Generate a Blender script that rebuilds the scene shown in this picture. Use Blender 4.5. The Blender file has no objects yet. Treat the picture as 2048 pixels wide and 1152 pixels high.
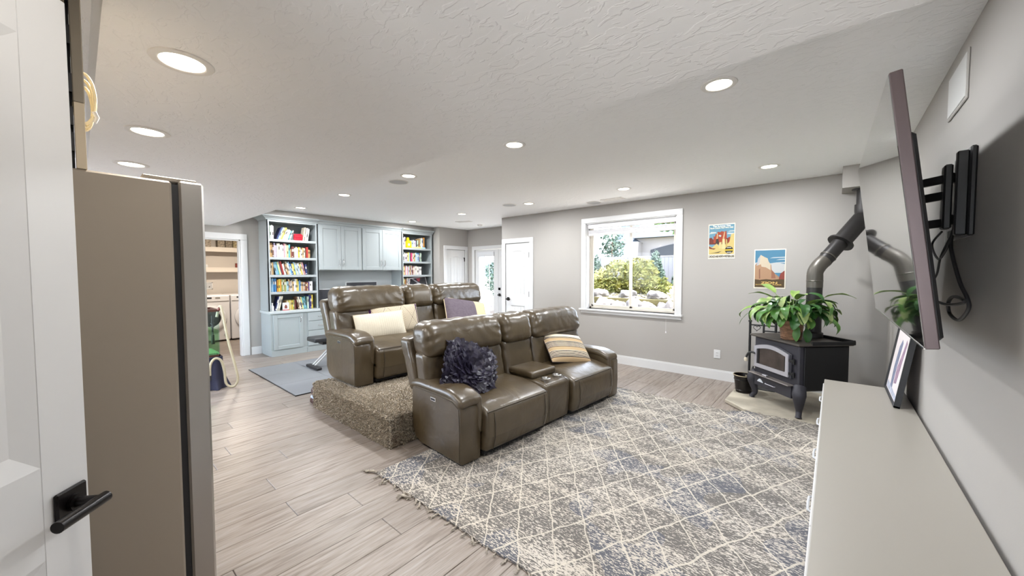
import bpy, math, random
from mathutils import Vector, Matrix, noise
random.seed(7)
sc = bpy.context.scene
COL = sc.collection
R = math.radians
sin, cos, pi = math.sin, math.cos, math.pi

# ------------------------------------------------------------------ camera
CAM_H = 1.45
yaw, pit, rol = R(40.71), R(2.33), R(-0.10)
fw = Vector((-sin(yaw)*cos(pit), cos(yaw)*cos(pit), -sin(pit)))
rt = Vector((cos(yaw), sin(yaw), 0)); up = rt.cross(fw)
rt2 = rt*cos(rol)+up*sin(rol); up2 = up*cos(rol)-rt*sin(rol)
cam_data = bpy.data.cameras.new('camera'); cam = bpy.data.objects.new('camera', cam_data); COL.objects.link(cam)
M = Matrix.Identity(4)
for i in range(3):
    M[i][0] = rt2[i]; M[i][1] = up2[i]; M[i][2] = -fw[i]
M[2][3] = CAM_H
cam.matrix_world = M
cam_data.sensor_width = 36.0
cam_data.lens = 748.3*36/2048
cam_data.clip_start = 0.02
sc.camera = cam

# ------------------------------------------------------------------ sky, sun, exposure
EXPOSURE = 1.0
SKY = 15.0
SUN = 14.0
LAMP = 14.5           # watts of one recessed ceiling lamp
w = bpy.data.worlds.new('sky'); sc.world = w; w.use_nodes = True
nt = w.node_tree; bg = nt.nodes['Background']
sky = nt.nodes.new('ShaderNodeTexSky'); sky.sky_type = 'HOSEK_WILKIE'
sky.sun_direction = (0.45, 0.12, 0.88); sky.turbidity = 3.2; sky.ground_albedo = 0.4
mixn = nt.nodes.new('ShaderNodeMix'); mixn.data_type = 'RGBA'; mixn.inputs[0].default_value = 0.25
nt.links.new(sky.outputs[0], mixn.inputs[6]); mixn.inputs[7].default_value = (1.0, 1.0, 1.0, 1)
nt.links.new(mixn.outputs[2], bg.inputs[0]); bg.inputs[1].default_value = SKY
sd = bpy.data.lights.new('sun', 'SUN'); so = bpy.data.objects.new('sun', sd); COL.objects.link(so)
sd.energy = SUN; sd.angle = R(0.6); sd.color = (1, 0.95, 0.86)
so.rotation_euler = Vector((-0.45, -0.12, -0.88)).to_track_quat('-Z', 'Y').to_euler()
so.location = (6, 2, 12)
vs = sc.view_settings
sc.display_settings.display_device = 'sRGB'
vs.view_transform = 'Standard'; vs.look = 'None'; vs.gamma = 1.0; vs.use_curve_mapping = False
vs.exposure = EXPOSURE
sc.cycles.max_bounces = 10; sc.cycles.diffuse_bounces = 6; sc.cycles.glossy_bounces = 4
sc.cycles.transparent_max_bounces = 16; sc.cycles.sample_clamp_indirect = 6.0
sc.cycles.caustics_reflective = False; sc.cycles.caustics_refractive = False

# ------------------------------------------------------------------ helpers: colour and materials
def S(r, g, b):
    f = lambda c: (c/255/12.92) if c <= 10 else ((c/255+0.055)/1.055)**2.4
    return (f(r), f(g), f(b), 1)

def mat(name, col, rough=0.5, metal=0.0, spec=0.5, var=None, bump=None, coat=0.0, col2=None, sheen=0.0, coords='Object'):
    """var=(scale, amount) or (scale, amount, (sx,sy,sz)); bump=(scale, strength, distance[, (sx,sy,sz)])"""
    m = bpy.data.materials.new(name); m.use_nodes = True
    n = m.node_tree.nodes; l = m.node_tree.links; p = n['Principled BSDF']
    p.inputs['Base Color'].default_value = col; p.inputs['Roughness'].default_value = rough
    p.inputs['Metallic'].default_value = metal; p.inputs['Specular IOR Level'].default_value = spec
    if coat: p.inputs['Coat Weight'].default_value = coat; p.inputs['Coat Roughness'].default_value = 0.05
    if sheen: p.inputs['Sheen Weight'].default_value = sheen
    tc = n.new('ShaderNodeTexCoord')
    def vec(st):
        if st is None: return tc.outputs[coords]
        mp = n.new('ShaderNodeMapping'); mp.inputs['Scale'].default_value = st
        l.new(tc.outputs[coords], mp.inputs[0]); return mp.outputs[0]
    if var:
        nz = n.new('ShaderNodeTexNoise'); nz.inputs['Scale'].default_value = var[0]; nz.inputs['Detail'].default_value = 4
        l.new(vec(var[2] if len(var) > 2 else None), nz.inputs['Vector'])
        rp = n.new('ShaderNodeValToRGB'); a = var[1]
        c2 = col2 or tuple(list(c*(1-a) for c in col[:3])+[1])
        c1 = col if col2 else tuple(list(min(1, c*(1+a)) for c in col[:3])+[1])
        rp.color_ramp.elements[0].position = 0.32; rp.color_ramp.elements[1].position = 0.68
        rp.color_ramp.elements[0].color = c2; rp.color_ramp.elements[1].color = c1
        l.new(nz.outputs['Fac'], rp.inputs[0]); l.new(rp.outputs[0], p.inputs['Base Color'])
    if bump:
        nb = n.new('ShaderNodeTexNoise'); nb.inputs['Scale'].default_value = bump[0]; nb.inputs['Detail'].default_value = 5
        l.new(vec(bump[3] if len(bump) > 3 else None), nb.inputs['Vector'])
        b = n.new('ShaderNodeBump'); b.inputs['Strength'].default_value = bump[1]; b.inputs['Distance'].default_value = bump[2]
        l.new(nb.outputs['Fac'], b.inputs['Height']); l.new(b.outputs[0], p.inputs['Normal'])
    return m

def emis(name, col, strength):
    m = bpy.data.materials.new(name); m.use_nodes = True
    p = m.node_tree.nodes['Principled BSDF']
    p.inputs['Base Color'].default_value = (0.9, 0.9, 0.9, 1)
    p.inputs['Emission Color'].default_value = col; p.inputs['Emission Strength'].default_value = strength
    return m

def glass(name, tint=(1, 1, 1, 1), refl=0.06):
    m = bpy.data.materials.new(name); m.use_nodes = True
    n = m.node_tree.nodes; l = m.node_tree.links; n.clear()
    o = n.new('ShaderNodeOutputMaterial'); t = n.new('ShaderNodeBsdfTransparent'); g = n.new('ShaderNodeBsdfGlossy')
    t.inputs[0].default_value = tint; g.inputs['Roughness'].default_value = 0.02
    x = n.new('ShaderNodeMixShader'); x.inputs[0].default_value = refl
    l.new(t.outputs[0], x.inputs[1]); l.new(g.outputs[0], x.inputs[2]); l.new(x.outputs[0], o.inputs[0])
    return m

# ------------------------------------------------------------------ helpers: mesh builder
class MB:
    def __init__(s): s.v = []; s.f = []; s.mi = []; s.sm = []; s.uv = None
    def _add(s, vs, fs, mi=0, sm=False):
        b = len(s.v); s.v += [Vector(p) for p in vs]
        for f in fs: s.f.append([b+i for i in f]); s.mi.append(mi); s.sm.append(sm)
        return s
    def box(s, x0, x1, y0, y1, z0, z1, bev=0.0, mi=0):
        if x0 > x1: x0, x1 = x1, x0
        if y0 > y1: y0, y1 = y1, y0
        if z0 > z1: z0, z1 = z1, z0
        if bev <= 0:
            vs = [(x, y, z) for z in (z0, z1) for y in (y0, y1) for x in (x0, x1)]
            return s._add(vs, [(0,2,3,1),(4,5,7,6),(0,1,5,4),(2,6,7,3),(0,4,6,2),(1,3,7,5)], mi)
        b = min(bev, (x1-x0)*.45, (y1-y0)*.45, (z1-z0)*.45)
        vs = []; idx = {}
        for ix in (0, 1):
            for iy in (0, 1):
                for iz in (0, 1):
                    X = (x0, x1)[ix]; Y = (y0, y1)[iy]; Z = (z0, z1)[iz]
                    dx = b*(1-2*ix); dy = b*(1-2*iy); dz = b*(1-2*iz)
                    for k, p in enumerate(((X, Y+dy, Z+dz), (X+dx, Y, Z+dz), (X+dx, Y+dy, Z))):
                        idx[ix, iy, iz, k] = len(vs); vs.append(p)
        I = lambda a, b_, c, k: idx[a, b_, c, k]
        fs = []
        for e in (0, 1):
            q = [(e,0,0),(e,1,0),(e,1,1),(e,0,1)]; f = [I(*a, 0) for a in q]; fs.append(f if e else f[::-1])
            q = [(0,e,0),(0,e,1),(1,e,1),(1,e,0)]; f = [I(*a, 1) for a in q]; fs.append(f if e else f[::-1])
            q = [(0,0,e),(1,0,e),(1,1,e),(0,1,e)]; f = [I(*a, 2) for a in q]; fs.append(f if e else f[::-1])
        c = Vector(((x0+x1)/2, (y0+y1)/2, (z0+z1)/2))
        def addq(f):
            P = [Vector(vs[i]) for i in f]; n_ = (P[1]-P[0]).cross(P[2]-P[0]); m_ = sum(P, Vector())/len(P)-c
            fs.append(f if n_.dot(m_) > 0 else f[::-1])
        for a in (0, 1):
            for d in (0, 1):
                addq([I(a,d,0,0), I(a,d,1,0), I(a,d,1,1), I(a,d,0,1)])
                addq([I(a,0,d,0), I(a,1,d,0), I(a,1,d,2), I(a,0,d,2)])
                addq([I(0,a,d,1), I(1,a,d,1), I(1,a,d,2), I(0,a,d,2)])
                for g in (0, 1): addq([I(a,d,g,0), I(a,d,g,1), I(a,d,g,2)])
        return s._add(vs, fs, mi)
    def rbox(s, c, half, r, n=6, fn=None, mi=0):
        """rounded soft box, smooth; fn(Vector local)->Vector deforms it"""
        hx, hy, hz = half; r = min(r, hx*.98, hy*.98, hz*.98); c = Vector(c)
        vs = []; fs = []; cache = {}
        def pt(p):
            key = tuple(round(k, 5) for k in p)
            if key in cache: return cache[key]
            q = Vector((p[0]*hx, p[1]*hy, p[2]*hz))
            inn = Vector((max(-(hx-r), min(hx-r, q.x)), max(-(hy-r), min(hy-r, q.y)), max(-(hz-r), min(hz-r, q.z))))
            d = q-inn
            if d.length > 1e-9: q = inn+d.normalized()*r
            if fn: q = fn(q)
            cache[key] = len(vs); vs.append(q+c); return cache[key]
        def grid(h_):
            rr = min(.92, r/h_); k = 3
            g = [-1+rr*i/k for i in range(k)]; m_ = max(2, n)
            g += [-1+rr+(2-2*rr)*i/m_ for i in range(m_+1)]
            return g+[1-rr+rr*(i+1)/k for i in range(k)]
        G = [grid(hx), grid(hy), grid(hz)]
        for ax in range(3):
            a, b = [(1, 2), (2, 0), (0, 1)][ax]
            for sg in (-1, 1):
                for i in range(len(G[a])-1):
                    for j in range(len(G[b])-1):
                        q = []
                        for (ii, jj) in ((i, j), (i+1, j), (i+1, j+1), (i, j+1)):
                            p = [0, 0, 0]; p[ax] = sg; p[a] = G[a][ii]; p[b] = G[b][jj]; q.append(pt(p))
                        if len(set(q)) >= 3:
                            q2 = []
                            for k in q:
                                if k not in q2: q2.append(k)
                            fs.append(q2 if sg > 0 else q2[::-1])
        return s._add(vs, fs, mi, True)
    def cyl(s, p0, p1, r0, r1=None, n=16, caps=True, mi=0, sm=True):
        p0 = Vector(p0); p1 = Vector(p1); r1 = r0 if r1 is None else r1
        d = (p1-p0).normalized(); a = d.orthogonal().normalized(); b = d.cross(a)
        vs = [p0+(a*cos(2*pi*i/n)+b*sin(2*pi*i/n))*r0 for i in range(n)]+[p1+(a*cos(2*pi*i/n)+b*sin(2*pi*i/n))*r1 for i in range(n)]
        s._add(vs, [(i, (i+1) % n, n+(i+1) % n, n+i) for i in range(n)], mi, sm)
        if caps:
            s._add(vs[:n], [tuple(range(n))[::-1]], mi); s._add(vs[n:], [tuple(range(n))], mi)
        return s
    def tube(s, pts, r, n=8, closed=False, mi=0, rf=None):
        P = [Vector(p) for p in pts]; N = len(P); vs = []; a = None
        for i in range(N):
            if closed: t = P[(i+1) % N]-P[i-1]
            else: t = P[min(i+1, N-1)]-P[max(i-1, 0)]
            t.normalize()
            a = t.orthogonal() if a is None else a-t*a.dot(t)
            a.normalize(); b = t.cross(a); rr = rf(i/(N-1)) if rf else r
            vs += [P[i]+(a*cos(2*pi*k/n)+b*sin(2*pi*k/n))*rr for k in range(n)]
        fs = []
        for i in range(N if closed else N-1):
            j = (i+1) % N
            fs += [(i*n+k, i*n+(k+1) % n, j*n+(k+1) % n, j*n+k) for k in range(n)]
        s._add(vs, fs, mi, True)
        if not closed:
            s._add(vs[:n], [tuple(range(n))[::-1]], mi, True); s._add(vs[-n:], [tuple(range(n))], mi, True)
        return s
    def lathe(s, prof, n=24, c=(0, 0, 0), axis='z', mi=0, sm=True):
        c = Vector(c); vs = []
        for (r, z) in prof:
            for i in range(n):
                x, y = r*cos(2*pi*i/n), r*sin(2*pi*i/n)
                vs.append(c+(Vector((x, y, z)) if axis == 'z' else Vector((z, x, y)) if axis == 'x' else Vector((y, z, x))))
        fs = []
        for k in range(len(prof)-1):
            fs += [(k*n+i, k*n+(i+1) % n, (k+1)*n+(i+1) % n, (k+1)*n+i) for i in range(n)]
        return s._add(vs, fs, mi, sm)
    def prism(s, poly, ax, d0, d1, bev=0.0, mi=0, sm=False):
        """poly: 2-D outline in the two other axes (cyclic order yz / zx / xy), extruded along ax"""
        N = len(poly)
        ar = sum(poly[i][0]*poly[(i+1) % N][1]-poly[(i+1) % N][0]*poly[i][1] for i in range(N))
        if ar < 0: poly = poly[::-1]
        def inset(d):
            out = []
            for i in range(N):
                p = Vector(poly[i]); e0 = (p-Vector(poly[i-1])).normalized(); e1 = (Vector(poly[(i+1) % N])-p).normalized()
                n0 = Vector((-e0.y, e0.x)); n1 = Vector((-e1.y, e1.x)); m_ = n0+n1
                k = m_.dot(m_)
                out.append(tuple(p+m_*(2*d/k if k > .2 else 0)*1.0))
            return out
        def lift(p, d):
            return {'x': (d, p[0], p[1]), 'y': (p[1], d, p[0]), 'z': (p[0], p[1], d)}[ax]
        if d0 > d1: d0, d1 = d1, d0
        rings = [(inset(bev), d0), (poly, d0+bev), (poly, d1-bev), (inset(bev), d1)] if bev > 0 else [(poly, d0), (poly, d1)]
        vs = [lift(p, d) for (pp, d) in rings for p in pp]; fs = []
        for k in range(len(rings)-1):
            fs += [(k*N+i, k*N+(i+1) % N, (k+1)*N+(i+1) % N, (k+1)*N+i) for i in range(N)]
        s._add(vs, fs, mi, sm)
        s._add(vs[:N], [tuple(range(N))[::-1]], mi); s._add(vs[-N:], [tuple(range(N))], mi)
        return s
    def grid(s, fn, nu, nv, mi=0, sm=True, uv=False):
        vs = [fn(i/nu, j/nv) for j in range(nv+1) for i in range(nu+1)]
        fs = [(j*(nu+1)+i, j*(nu+1)+i+1, (j+1)*(nu+1)+i+1, (j+1)*(nu+1)+i) for j in range(nv) for i in range(nu)]
        return s._add(vs, fs, mi, sm)
    def poly(s, pts, mi=0): return s._add(pts, [tuple(range(len(pts)))], mi)
    def xf(s, m_):
        s.v = [m_ @ p for p in s.v]; return s
    def mesh(s, name, mats, sharp=40):
        me = bpy.data.meshes.new(name); me.from_pydata([tuple(p) for p in s.v], [], s.f); me.update()
        for m_ in (mats if isinstance(mats, (list, tuple)) else [mats]): me.materials.append(m_)
        me.polygons.foreach_set('material_index', s.mi); me.polygons.foreach_set('use_smooth', s.sm)
        if any(s.sm) and sharp: me.set_sharp_from_angle(angle=R(sharp))
        me.update(); return me
    def build(s, name, mats, parent=None, world=False, loc=None, rot=None, sharp=40, **tagkw):
        if world and parent is not None:
            inv = BASE[parent.name].inverted(); s.v = [inv @ p for p in s.v]
        o = bpy.data.objects.new(name, s.mesh(name, mats, sharp)); COL.objects.link(o)
        if parent is not None: o.parent = parent
        if loc is not None: o.location = loc
        if rot is not None: o.rotation_euler = rot
        if tagkw: tag(o, **tagkw)
        return o
BASE = {}
def tag(o, label=None, cat=None, group=None, kind=None):
    if label: o['label'] = label
    if cat: o['category'] = cat
    if group: o['group'] = group
    if kind: o['kind'] = kind
    return o
def thing(name, label, cat, loc=(0, 0, 0), rotz=0.0, group=None, kind=None, rot=None):
    o = bpy.data.objects.new(name, None); COL.objects.link(o); o.empty_display_size = 0.05
    o.location = loc; o.rotation_euler = rot or (0, 0, rotz)
    tag(o, label, cat, group, kind)
    BASE[o.name] = Matrix.Translation(Vector(loc)) @ (Matrix.Rotation(rotz, 4, 'Z') if rot is None else o.rotation_euler.to_matrix().to_4x4())
    return o
def struct(name, mb, m_, label=None, parent=None, **k):
    o = mb.build(name, m_, parent, **k); o['kind'] = 'structure'
    if label and parent is None: o['label'] = label
    return o
def inst(name, me, parent=None, loc=(0, 0, 0), rot=(0, 0, 0), scale=(1, 1, 1)):
    o = bpy.data.objects.new(name, me); COL.objects.link(o)
    if parent is not None: o.parent = parent
    o.location = loc; o.rotation_euler = rot; o.scale = scale
    return o
def text_obj(body, size, m_, parent, mw, name='lettering', sx=1.0, depth=0.0004, align='CENTER'):
    """flat lettering as a mesh, placed with matrix mw (local x right, local y up)"""
    cu = bpy.data.curves.new(name, 'FONT'); cu.body = body; cu.size = size; cu.align_x = align; cu.align_y = 'CENTER'; cu.extrude = depth; cu.offset = size*.022
    tmp = bpy.data.objects.new('tmp', cu); COL.objects.link(tmp)
    bpy.context.view_layer.update()
    me = bpy.data.meshes.new_from_object(tmp.evaluated_get(bpy.context.evaluated_depsgraph_get()))
    bpy.data.objects.remove(tmp); me.transform(mw @ Matrix.Diagonal((sx, 1, 1, 1))); me.materials.clear(); me.materials.append(m_)
    o = bpy.data.objects.new(name, me); COL.objects.link(o); o.parent = parent
    return o
def pathpts(ctrl, n=8):
    """Catmull-Rom through control points"""
    P = [Vector(p) for p in ctrl]; out = []
    for i in range(len(P)-1):
        p0 = P[max(i-1, 0)]; p1 = P[i]; p2 = P[i+1]; p3 = P[min(i+2, len(P)-1)]
        for k in range(n):
            t = k/n
            out.append(.5*((2*p1)+(p2-p0)*t+(2*p0-5*p1+4*p2-p3)*t*t+(3*p1-p0-3*p2+p3)*t**3))
    return out+[P[-1]]

# ------------------------------------------------------------------ shared materials
def knockdown(name, col):
    m = bpy.data.materials.new(name); m.use_nodes = True
    n = m.node_tree.nodes; l = m.node_tree.links; p = n['Principled BSDF']
    p.inputs['Base Color'].default_value = col; p.inputs['Roughness'].default_value = .85
    tc = n.new('ShaderNodeTexCoord')
    a = n.new('ShaderNodeTexNoise'); a.inputs['Scale'].default_value = 23; a.inputs['Detail'].default_value = 3; a.inputs['Distortion'].default_value = .6
    mp = n.new('ShaderNodeMapping'); mp.inputs['Scale'].default_value = (.55, 1, 1); l.new(tc.outputs['Object'], mp.inputs[0]); l.new(mp.outputs[0], a.inputs['Vector'])
    rp = n.new('ShaderNodeValToRGB'); rp.color_ramp.elements[0].position = .50; rp.color_ramp.elements[1].position = .56
    l.new(a.outputs['Fac'], rp.inputs[0])
    b = n.new('ShaderNodeBump'); b.inputs['Strength'].default_value = .38; b.inputs['Distance'].default_value = .0045
    l.new(rp.outputs[0], b.inputs['Height']); l.new(b.outputs[0], p.inputs['Normal'])
    return m
M_CEIL = knockdown('ceiling_plaster', (.93, .94, .955, 1))
M_WALL = mat('wall_paint', (.375, .357, .335, 1), .75, spec=.3, bump=(160, .08, .002))
M_TRIM = mat('trim_white', (.64, .64, .64, 1), .4)
M_CAB = mat('cabinet_paint', (.345, .38, .39, 1), .42)
M_CHROME = mat('chrome', (.75, .75, .75, 1), .18, 1.0)
M_STEEL = mat('brushed_steel', (.50, .48, .45, 1), .32, 1.0, bump=(60, .04, .001, (30, 30, 1)))
M_BLACK = mat('black_metal', (.012, .012, .013, 1), .42)
M_BLACKP = mat('black_plastic', (.018, .018, .02, 1), .5)
M_BRONZE = mat('dark_bronze', (.012, .010, .010, 1), .28, .6)
M_GLASS = glass('clear_glass', refl=.008)
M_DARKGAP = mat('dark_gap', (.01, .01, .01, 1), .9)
# ================================================================== THE ROOM
XR, XL, YB, YF, H, HS = 0.446, -7.83, 5.612, -0.50, 2.55, 2.245
YS0, YS1 = 0.074, 1.66           # lowered ceiling strip
X_AL, Y_FR, X_CO, Y_RET = -7.185, 6.60, -5.098, 5.69

# ---- floor: slab plus single planks
M_PLANK = mat('oak_plank', (.5, .4, .3, 1), .38)
def plank_nodes(m):
    n = m.node_tree.nodes; l = m.node_tree.links; p = n['Principled BSDF']
    oi = n.new('ShaderNodeObjectInfo'); tc = n.new('ShaderNodeTexCoord')
    add = n.new('ShaderNodeVectorMath'); add.operation = 'ADD'
    sc_ = n.new('ShaderNodeVectorMath'); sc_.operation = 'SCALE'; sc_.inputs['Scale'].default_value = 37.0
    cmb = n.new('ShaderNodeCombineXYZ'); l.new(oi.outputs['Random'], cmb.inputs[0]); l.new(oi.outputs['Random'], cmb.inputs[1])
    l.new(cmb.outputs[0], sc_.inputs[0]); l.new(tc.outputs['Object'], add.inputs[0]); l.new(sc_.outputs[0], add.inputs[1])
    def noise_(scale, st, det, dist=0.0):
        mp = n.new('ShaderNodeMapping'); mp.inputs['Scale'].default_value = st; l.new(add.outputs[0], mp.inputs[0])
        z = n.new('ShaderNodeTexNoise'); z.inputs['Scale'].default_value = scale; z.inputs['Detail'].default_value = det; z.inputs['Distortion'].default_value = dist
        l.new(mp.outputs[0], z.inputs['Vector']); return z
    g1 = noise_(9, (4.5, .35, 1), 5, .8); g2 = noise_(60, (3, .12, 1), 3)
    rp = n.new('ShaderNodeValToRGB')
    e = rp.color_ramp.elements; e[0].position = .25; e[0].color = S(102, 89, 79); e[1].position = .72; e[1].color = S(151, 142, 135)
    k = rp.color_ramp.elements.new(.45); k.color = S(135, 124, 115)
    l.new(g1.outputs['Fac'], rp.inputs[0])
    r2 = n.new('ShaderNodeValToRGB'); e = r2.color_ramp.elements; e[0].position = .35; e[0].color = (.62, .6, .58, 1); e[1].position = .55; e[1].color = (1, 1, 1, 1)
    l.new(g2.outputs['Fac'], r2.inputs[0])
    mx = n.new('ShaderNodeMix'); mx.data_type = 'RGBA'; mx.blend_type = 'MULTIPLY'; mx.inputs[0].default_value = .55
    l.new(rp.outputs[0], mx.inputs[6]); l.new(r2.outputs[0], mx.inputs[7])
    hv = n.new('ShaderNodeHueSaturation'); mr = n.new('ShaderNodeMapRange'); mr.inputs[3].default_value = .86; mr.inputs[4].default_value = 1.12
    l.new(oi.outputs['Random'], mr.inputs[0]); l.new(mr.outputs[0], hv.inputs['Value']); l.new(mx.outputs[2], hv.inputs['Color'])
    l.new(hv.outputs[0], p.inputs['Base Color'])
    b = n.new('ShaderNodeBump'); b.inputs['Strength'].default_value = .12; b.inputs['Distance'].default_value = .002
    l.new(g2.outputs['Fac'], b.inputs['Height']); l.new(b.outputs[0], p.inputs['Normal'])
plank_nodes(M_PLANK)
M_SUB = mat('plank_joint', (.12, .09, .07, 1), .8)
floor = struct('floor', MB().box(-10.7, XR, YF-1.2, Y_FR, -.14, -.010), M_SUB, 'light oak plank floor running through the basement room')
PW, PL = .203, 1.85
me_p = MB().box(-PW/2+.0009, PW/2-.0009, -.5, .5, -.010, 0, .0025).mesh('plank', M_PLANK)
me_cache = {}
rp = random.Random(3)
x = XR-PW/2; row = 0
while x > -10.6:
    y0 = YF - rp.random()*PL
    yend = Y_FR if -7.2 < x < -5.1 else YB
    ystart = YF-.9 if -.7 < x else YF
    if x < XL: ystart, yend = 1.0, 3.1
    y = y0-1.2
    while y < yend:
        a, b = max(y, ystart), min(y+PL, yend); y += PL
        if b-a < .05: continue
        L = round(b-a, 2)
        key = L if L < PL-.01 else PL
        if key not in me_cache:
            me_cache[key] = MB().box(-PW/2+.0009, PW/2-.0009, -(b-a)/2+.0009, (b-a)/2-.0009, -.010, 0, .0025).mesh('plank', M_PLANK)
        inst('plank', me_cache[key], floor, (x, (a+b)/2, 0))
    x -= PW; row += 1

# ---- ceiling and lowered strip
struct('ceiling', MB().box(XL-.1, XR+.1, YF-.1, Y_FR+.1, H, H+.15), M_CEIL, 'white knockdown textured ceiling')
struct('ground_hall_bounce', MB().box(-2.4, 8, -25, YF-1.36, -.16, -.02), mat('hall_bounce_paving', S(226, 222, 216), .9), 'unseen pale paving added outside the hallway to bounce daylight in')  # unseen ground, kept pale to bounce daylight through the added hall doors
struct('ground_front', MB().box(-20, -2.41, -25, YF-.12, -.16, -.02), mat('front_paving', S(96, 96, 98), .9), 'unseen dark paving outside the added front window')  # unseen ground, kept dark so little light bounces onto the soffit
struct('ceiling_soffit', MB().box(XL, XR, YS0, YS1, HS, H-.001), M_CEIL, 'lowered textured ceiling strip with three lamps over the fridge')

# ---- walls
def wall(name, label, boxes, m=M_WALL):
    b = MB()
    for q in boxes: b.box(*q)
    return struct(name, b, m, label)
T = .2
wall('wall_right', 'plain wall with the mounted television', [(XR, XR+T, YF-.1, YB+T, -.01, H)])
WX0, WX1, WZ0, WZ1 = -3.18, -1.722, .845, 2.27
D2X0, D2X1 = -4.995, -4.385
wall('wall_back', 'greige wall with the window and two posters', [
    (D2X1+.02, WX0, YB, YB+T, -.01, H), (WX1, XR+T, YB, YB+T, -.01, H), (WX0, WX1, YB, YB+T, WZ1, H), (WX0, WX1, YB, YB+T, -.01, WZ0),
    (X_CO, D2X0-.02, YB, YB+T, -.01, H), (D2X0-.02, D2X1+.02, YB, YB+T, 2.045, H), (D2X0-.02, D2X1+.02, YB+.12, YB+T, -.01, 2.045)])
wall('wall_alcove', 'short wall beside the garden doors', [(X_CO, X_CO+T, YB+T, Y_FR+T, -.01, H)])
FX0, FX1 = -6.92, -5.36
wall('wall_garden', 'wall around the glazed garden doors', [
    (X_AL-T, FX0, Y_FR, Y_FR+T, -.01, H), (FX1, X_CO, Y_FR, Y_FR+T, -.01, H), (FX0, FX1, Y_FR, Y_FR+T, 2.035, H)])
DY0, DY1 = 5.90, 6.50
wall('wall_return', 'short wall between bookcase and side door', [
    (XL-T, X_AL, Y_RET, Y_RET+.09, -.01, H), (X_AL-.12, X_AL, Y_RET+.09, DY0-.02, -.01, H), (X_AL-.12, X_AL, DY1+.02, Y_FR, -.01, H),
    (X_AL-.12, X_AL, DY0-.02, DY1+.02, 2.045, H), (X_AL-T, X_AL-.08, DY0-.02, DY1+.02, -.01, 2.045)])
LY0, LY1 = 1.06, 1.865      # laundry opening
wall('wall_left', 'wall with the laundry doorway behind the bookcase', [
    (XL-.12, XL, YF, LY0, -.01, H), (XL-.12, XL, LY1, Y_RET, -.01, H), (XL-.12, XL, LY0, LY1, 2.035, H)])
W2X0, W2X1, W2Z0, W2Z1 = -7.6, -4.2, .40, 2.15     # unseen wide window, added beyond the fridge to daylight the left side
EX0, EX1 = -.63, .22        # doorway the camera looks in through
wall('wall_front', 'wall with the entrance door', [
    (XL, W2X0, YF-.12, YF, -.01, H), (W2X1, EX0-.04, YF-.12, YF, -.01, H), (W2X0, W2X1, YF-.12, YF, -.01, W2Z0), (W2X0, W2X1, YF-.12, YF, W2Z1, H), (EX1+.02, XR, YF-.12, YF, -.01, H), (EX0-.04, EX1+.02, YF-.12, YF, 2.05, H)])
# hallway behind the entrance and laundry room shell
wall('wall_hall', 'hallway wall behind the entrance', [(-1.0, XR+T, YF-1.35, YF-1.25, 2.35, H), (-1.0, XR+T, YF-1.35, YF-1.25, -.01, .08), (XR, XR+T, YF-1.35, YF-.1, -.01, H), (-1.1, -1.0, YF-1.35, YF-.12, -.01, H), (-1.1, XR+T, YF-1.35, YF-.12, H, H+.1)])
M_LWALL = mat('laundry_paint', (.56, .52, .48, 1), .8)
wall('wall_laundry', 'beige laundry room walls', [(-10.75, -10.62, .3, 3.7, -.01, H), (-10.75, XL-.12, .2, .3, -.01, H), (-10.75, XL-.12, 3.6, 3.7, -.01, H), (-10.75, XL-.12, .2, 3.7, H, H+.1)], M_LWALL)
# bulkhead over the cabinets
X_CF = -7.40
struct('trim_1', MB().box(XL, X_CF-.012, 2.145, Y_RET, 2.452, H-.0005), M_WALL, 'painted filler strip above the bookcases')

# ---- baseboards
def baseboard(name, label, segs):
    b = MB()
    for (x0, y0, x1, y1, nx, ny) in segs:
        for (d, z0, z1) in ((.014, 0, .118), (.009, .118, .135)):
            b.box(min(x0, x1, x0+nx*d, x1+nx*d), max(x0, x1, x0+nx*d, x1+nx*d), min(y0, y1, y0+ny*d, y1+ny*d), max(y0, y1, y0+ny*d, y1+ny*d), z0, z1)
    return struct(name, b, M_TRIM, label)
baseboard('baseboard_back', 'white baseboard under the window', [(D2X1+.11, YB, XR, YB, 0, -1)])
baseboard('baseboard_right', 'white baseboard behind the media console', [(XR, YF, XR, YB-.015, -1, 0)])
baseboard('baseboard_left', 'white baseboard between laundry doorway and bookcase', [(XL, LY1+.12, XL, 2.14, 1, 0), (XL, YF, XL, LY0-.12, 1, 0)])

# ---- casings (flat boards)
def casing(name, label, kind, a0, a1, ztop, pos, side, wd=.09, th=.02, zbot=0.0, sill=False):
    """kind 'y': wall plane y=pos, opening along x; kind 'x': wall plane x=pos, opening along y; side = +1/-1 toward the room"""
    b = MB(); t0, t1 = sorted((pos, pos+side*th))
    for (u0, u1, z0, z1) in ((a0-wd, a0, zbot, ztop), (a1, a1+wd, zbot, ztop), (a0-wd, a1+wd, ztop, ztop+wd)):
        if kind == 'y': b.box(u0, u1, t0, t1, z0, z1, .004)
        else: b.box(t0, t1, u0, u1, z0, z1, .004)
    return struct(name, b, M_TRIM, label)
casing('trim_2', 'white casing around the laundry doorway', 'x', LY0, LY1, 2.03, XL, 1, .10)
jm = MB(); jm.box(XL-.12, XL, LY1-.001, LY1-.02, 0, 2.03).box(XL-.12, XL, LY0, LY0+.02, 0, 2.03).box(XL-.12, XL, LY0, LY1, 2.01, 2.035)
struct('trim_3', jm, M_TRIM, 'white jamb lining the laundry doorway')
casing('trim_4', 'white casing around the closet door', 'y', D2X0, D2X1, 2.03, YB, -1)
casing('trim_5', 'white casing around the side door', 'x', DY0, DY1, 2.03, X_AL, 1)
casing('trim_6', 'white casing around the garden doors', 'y', FX0, FX1, 2.025, Y_FR, -1)
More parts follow.
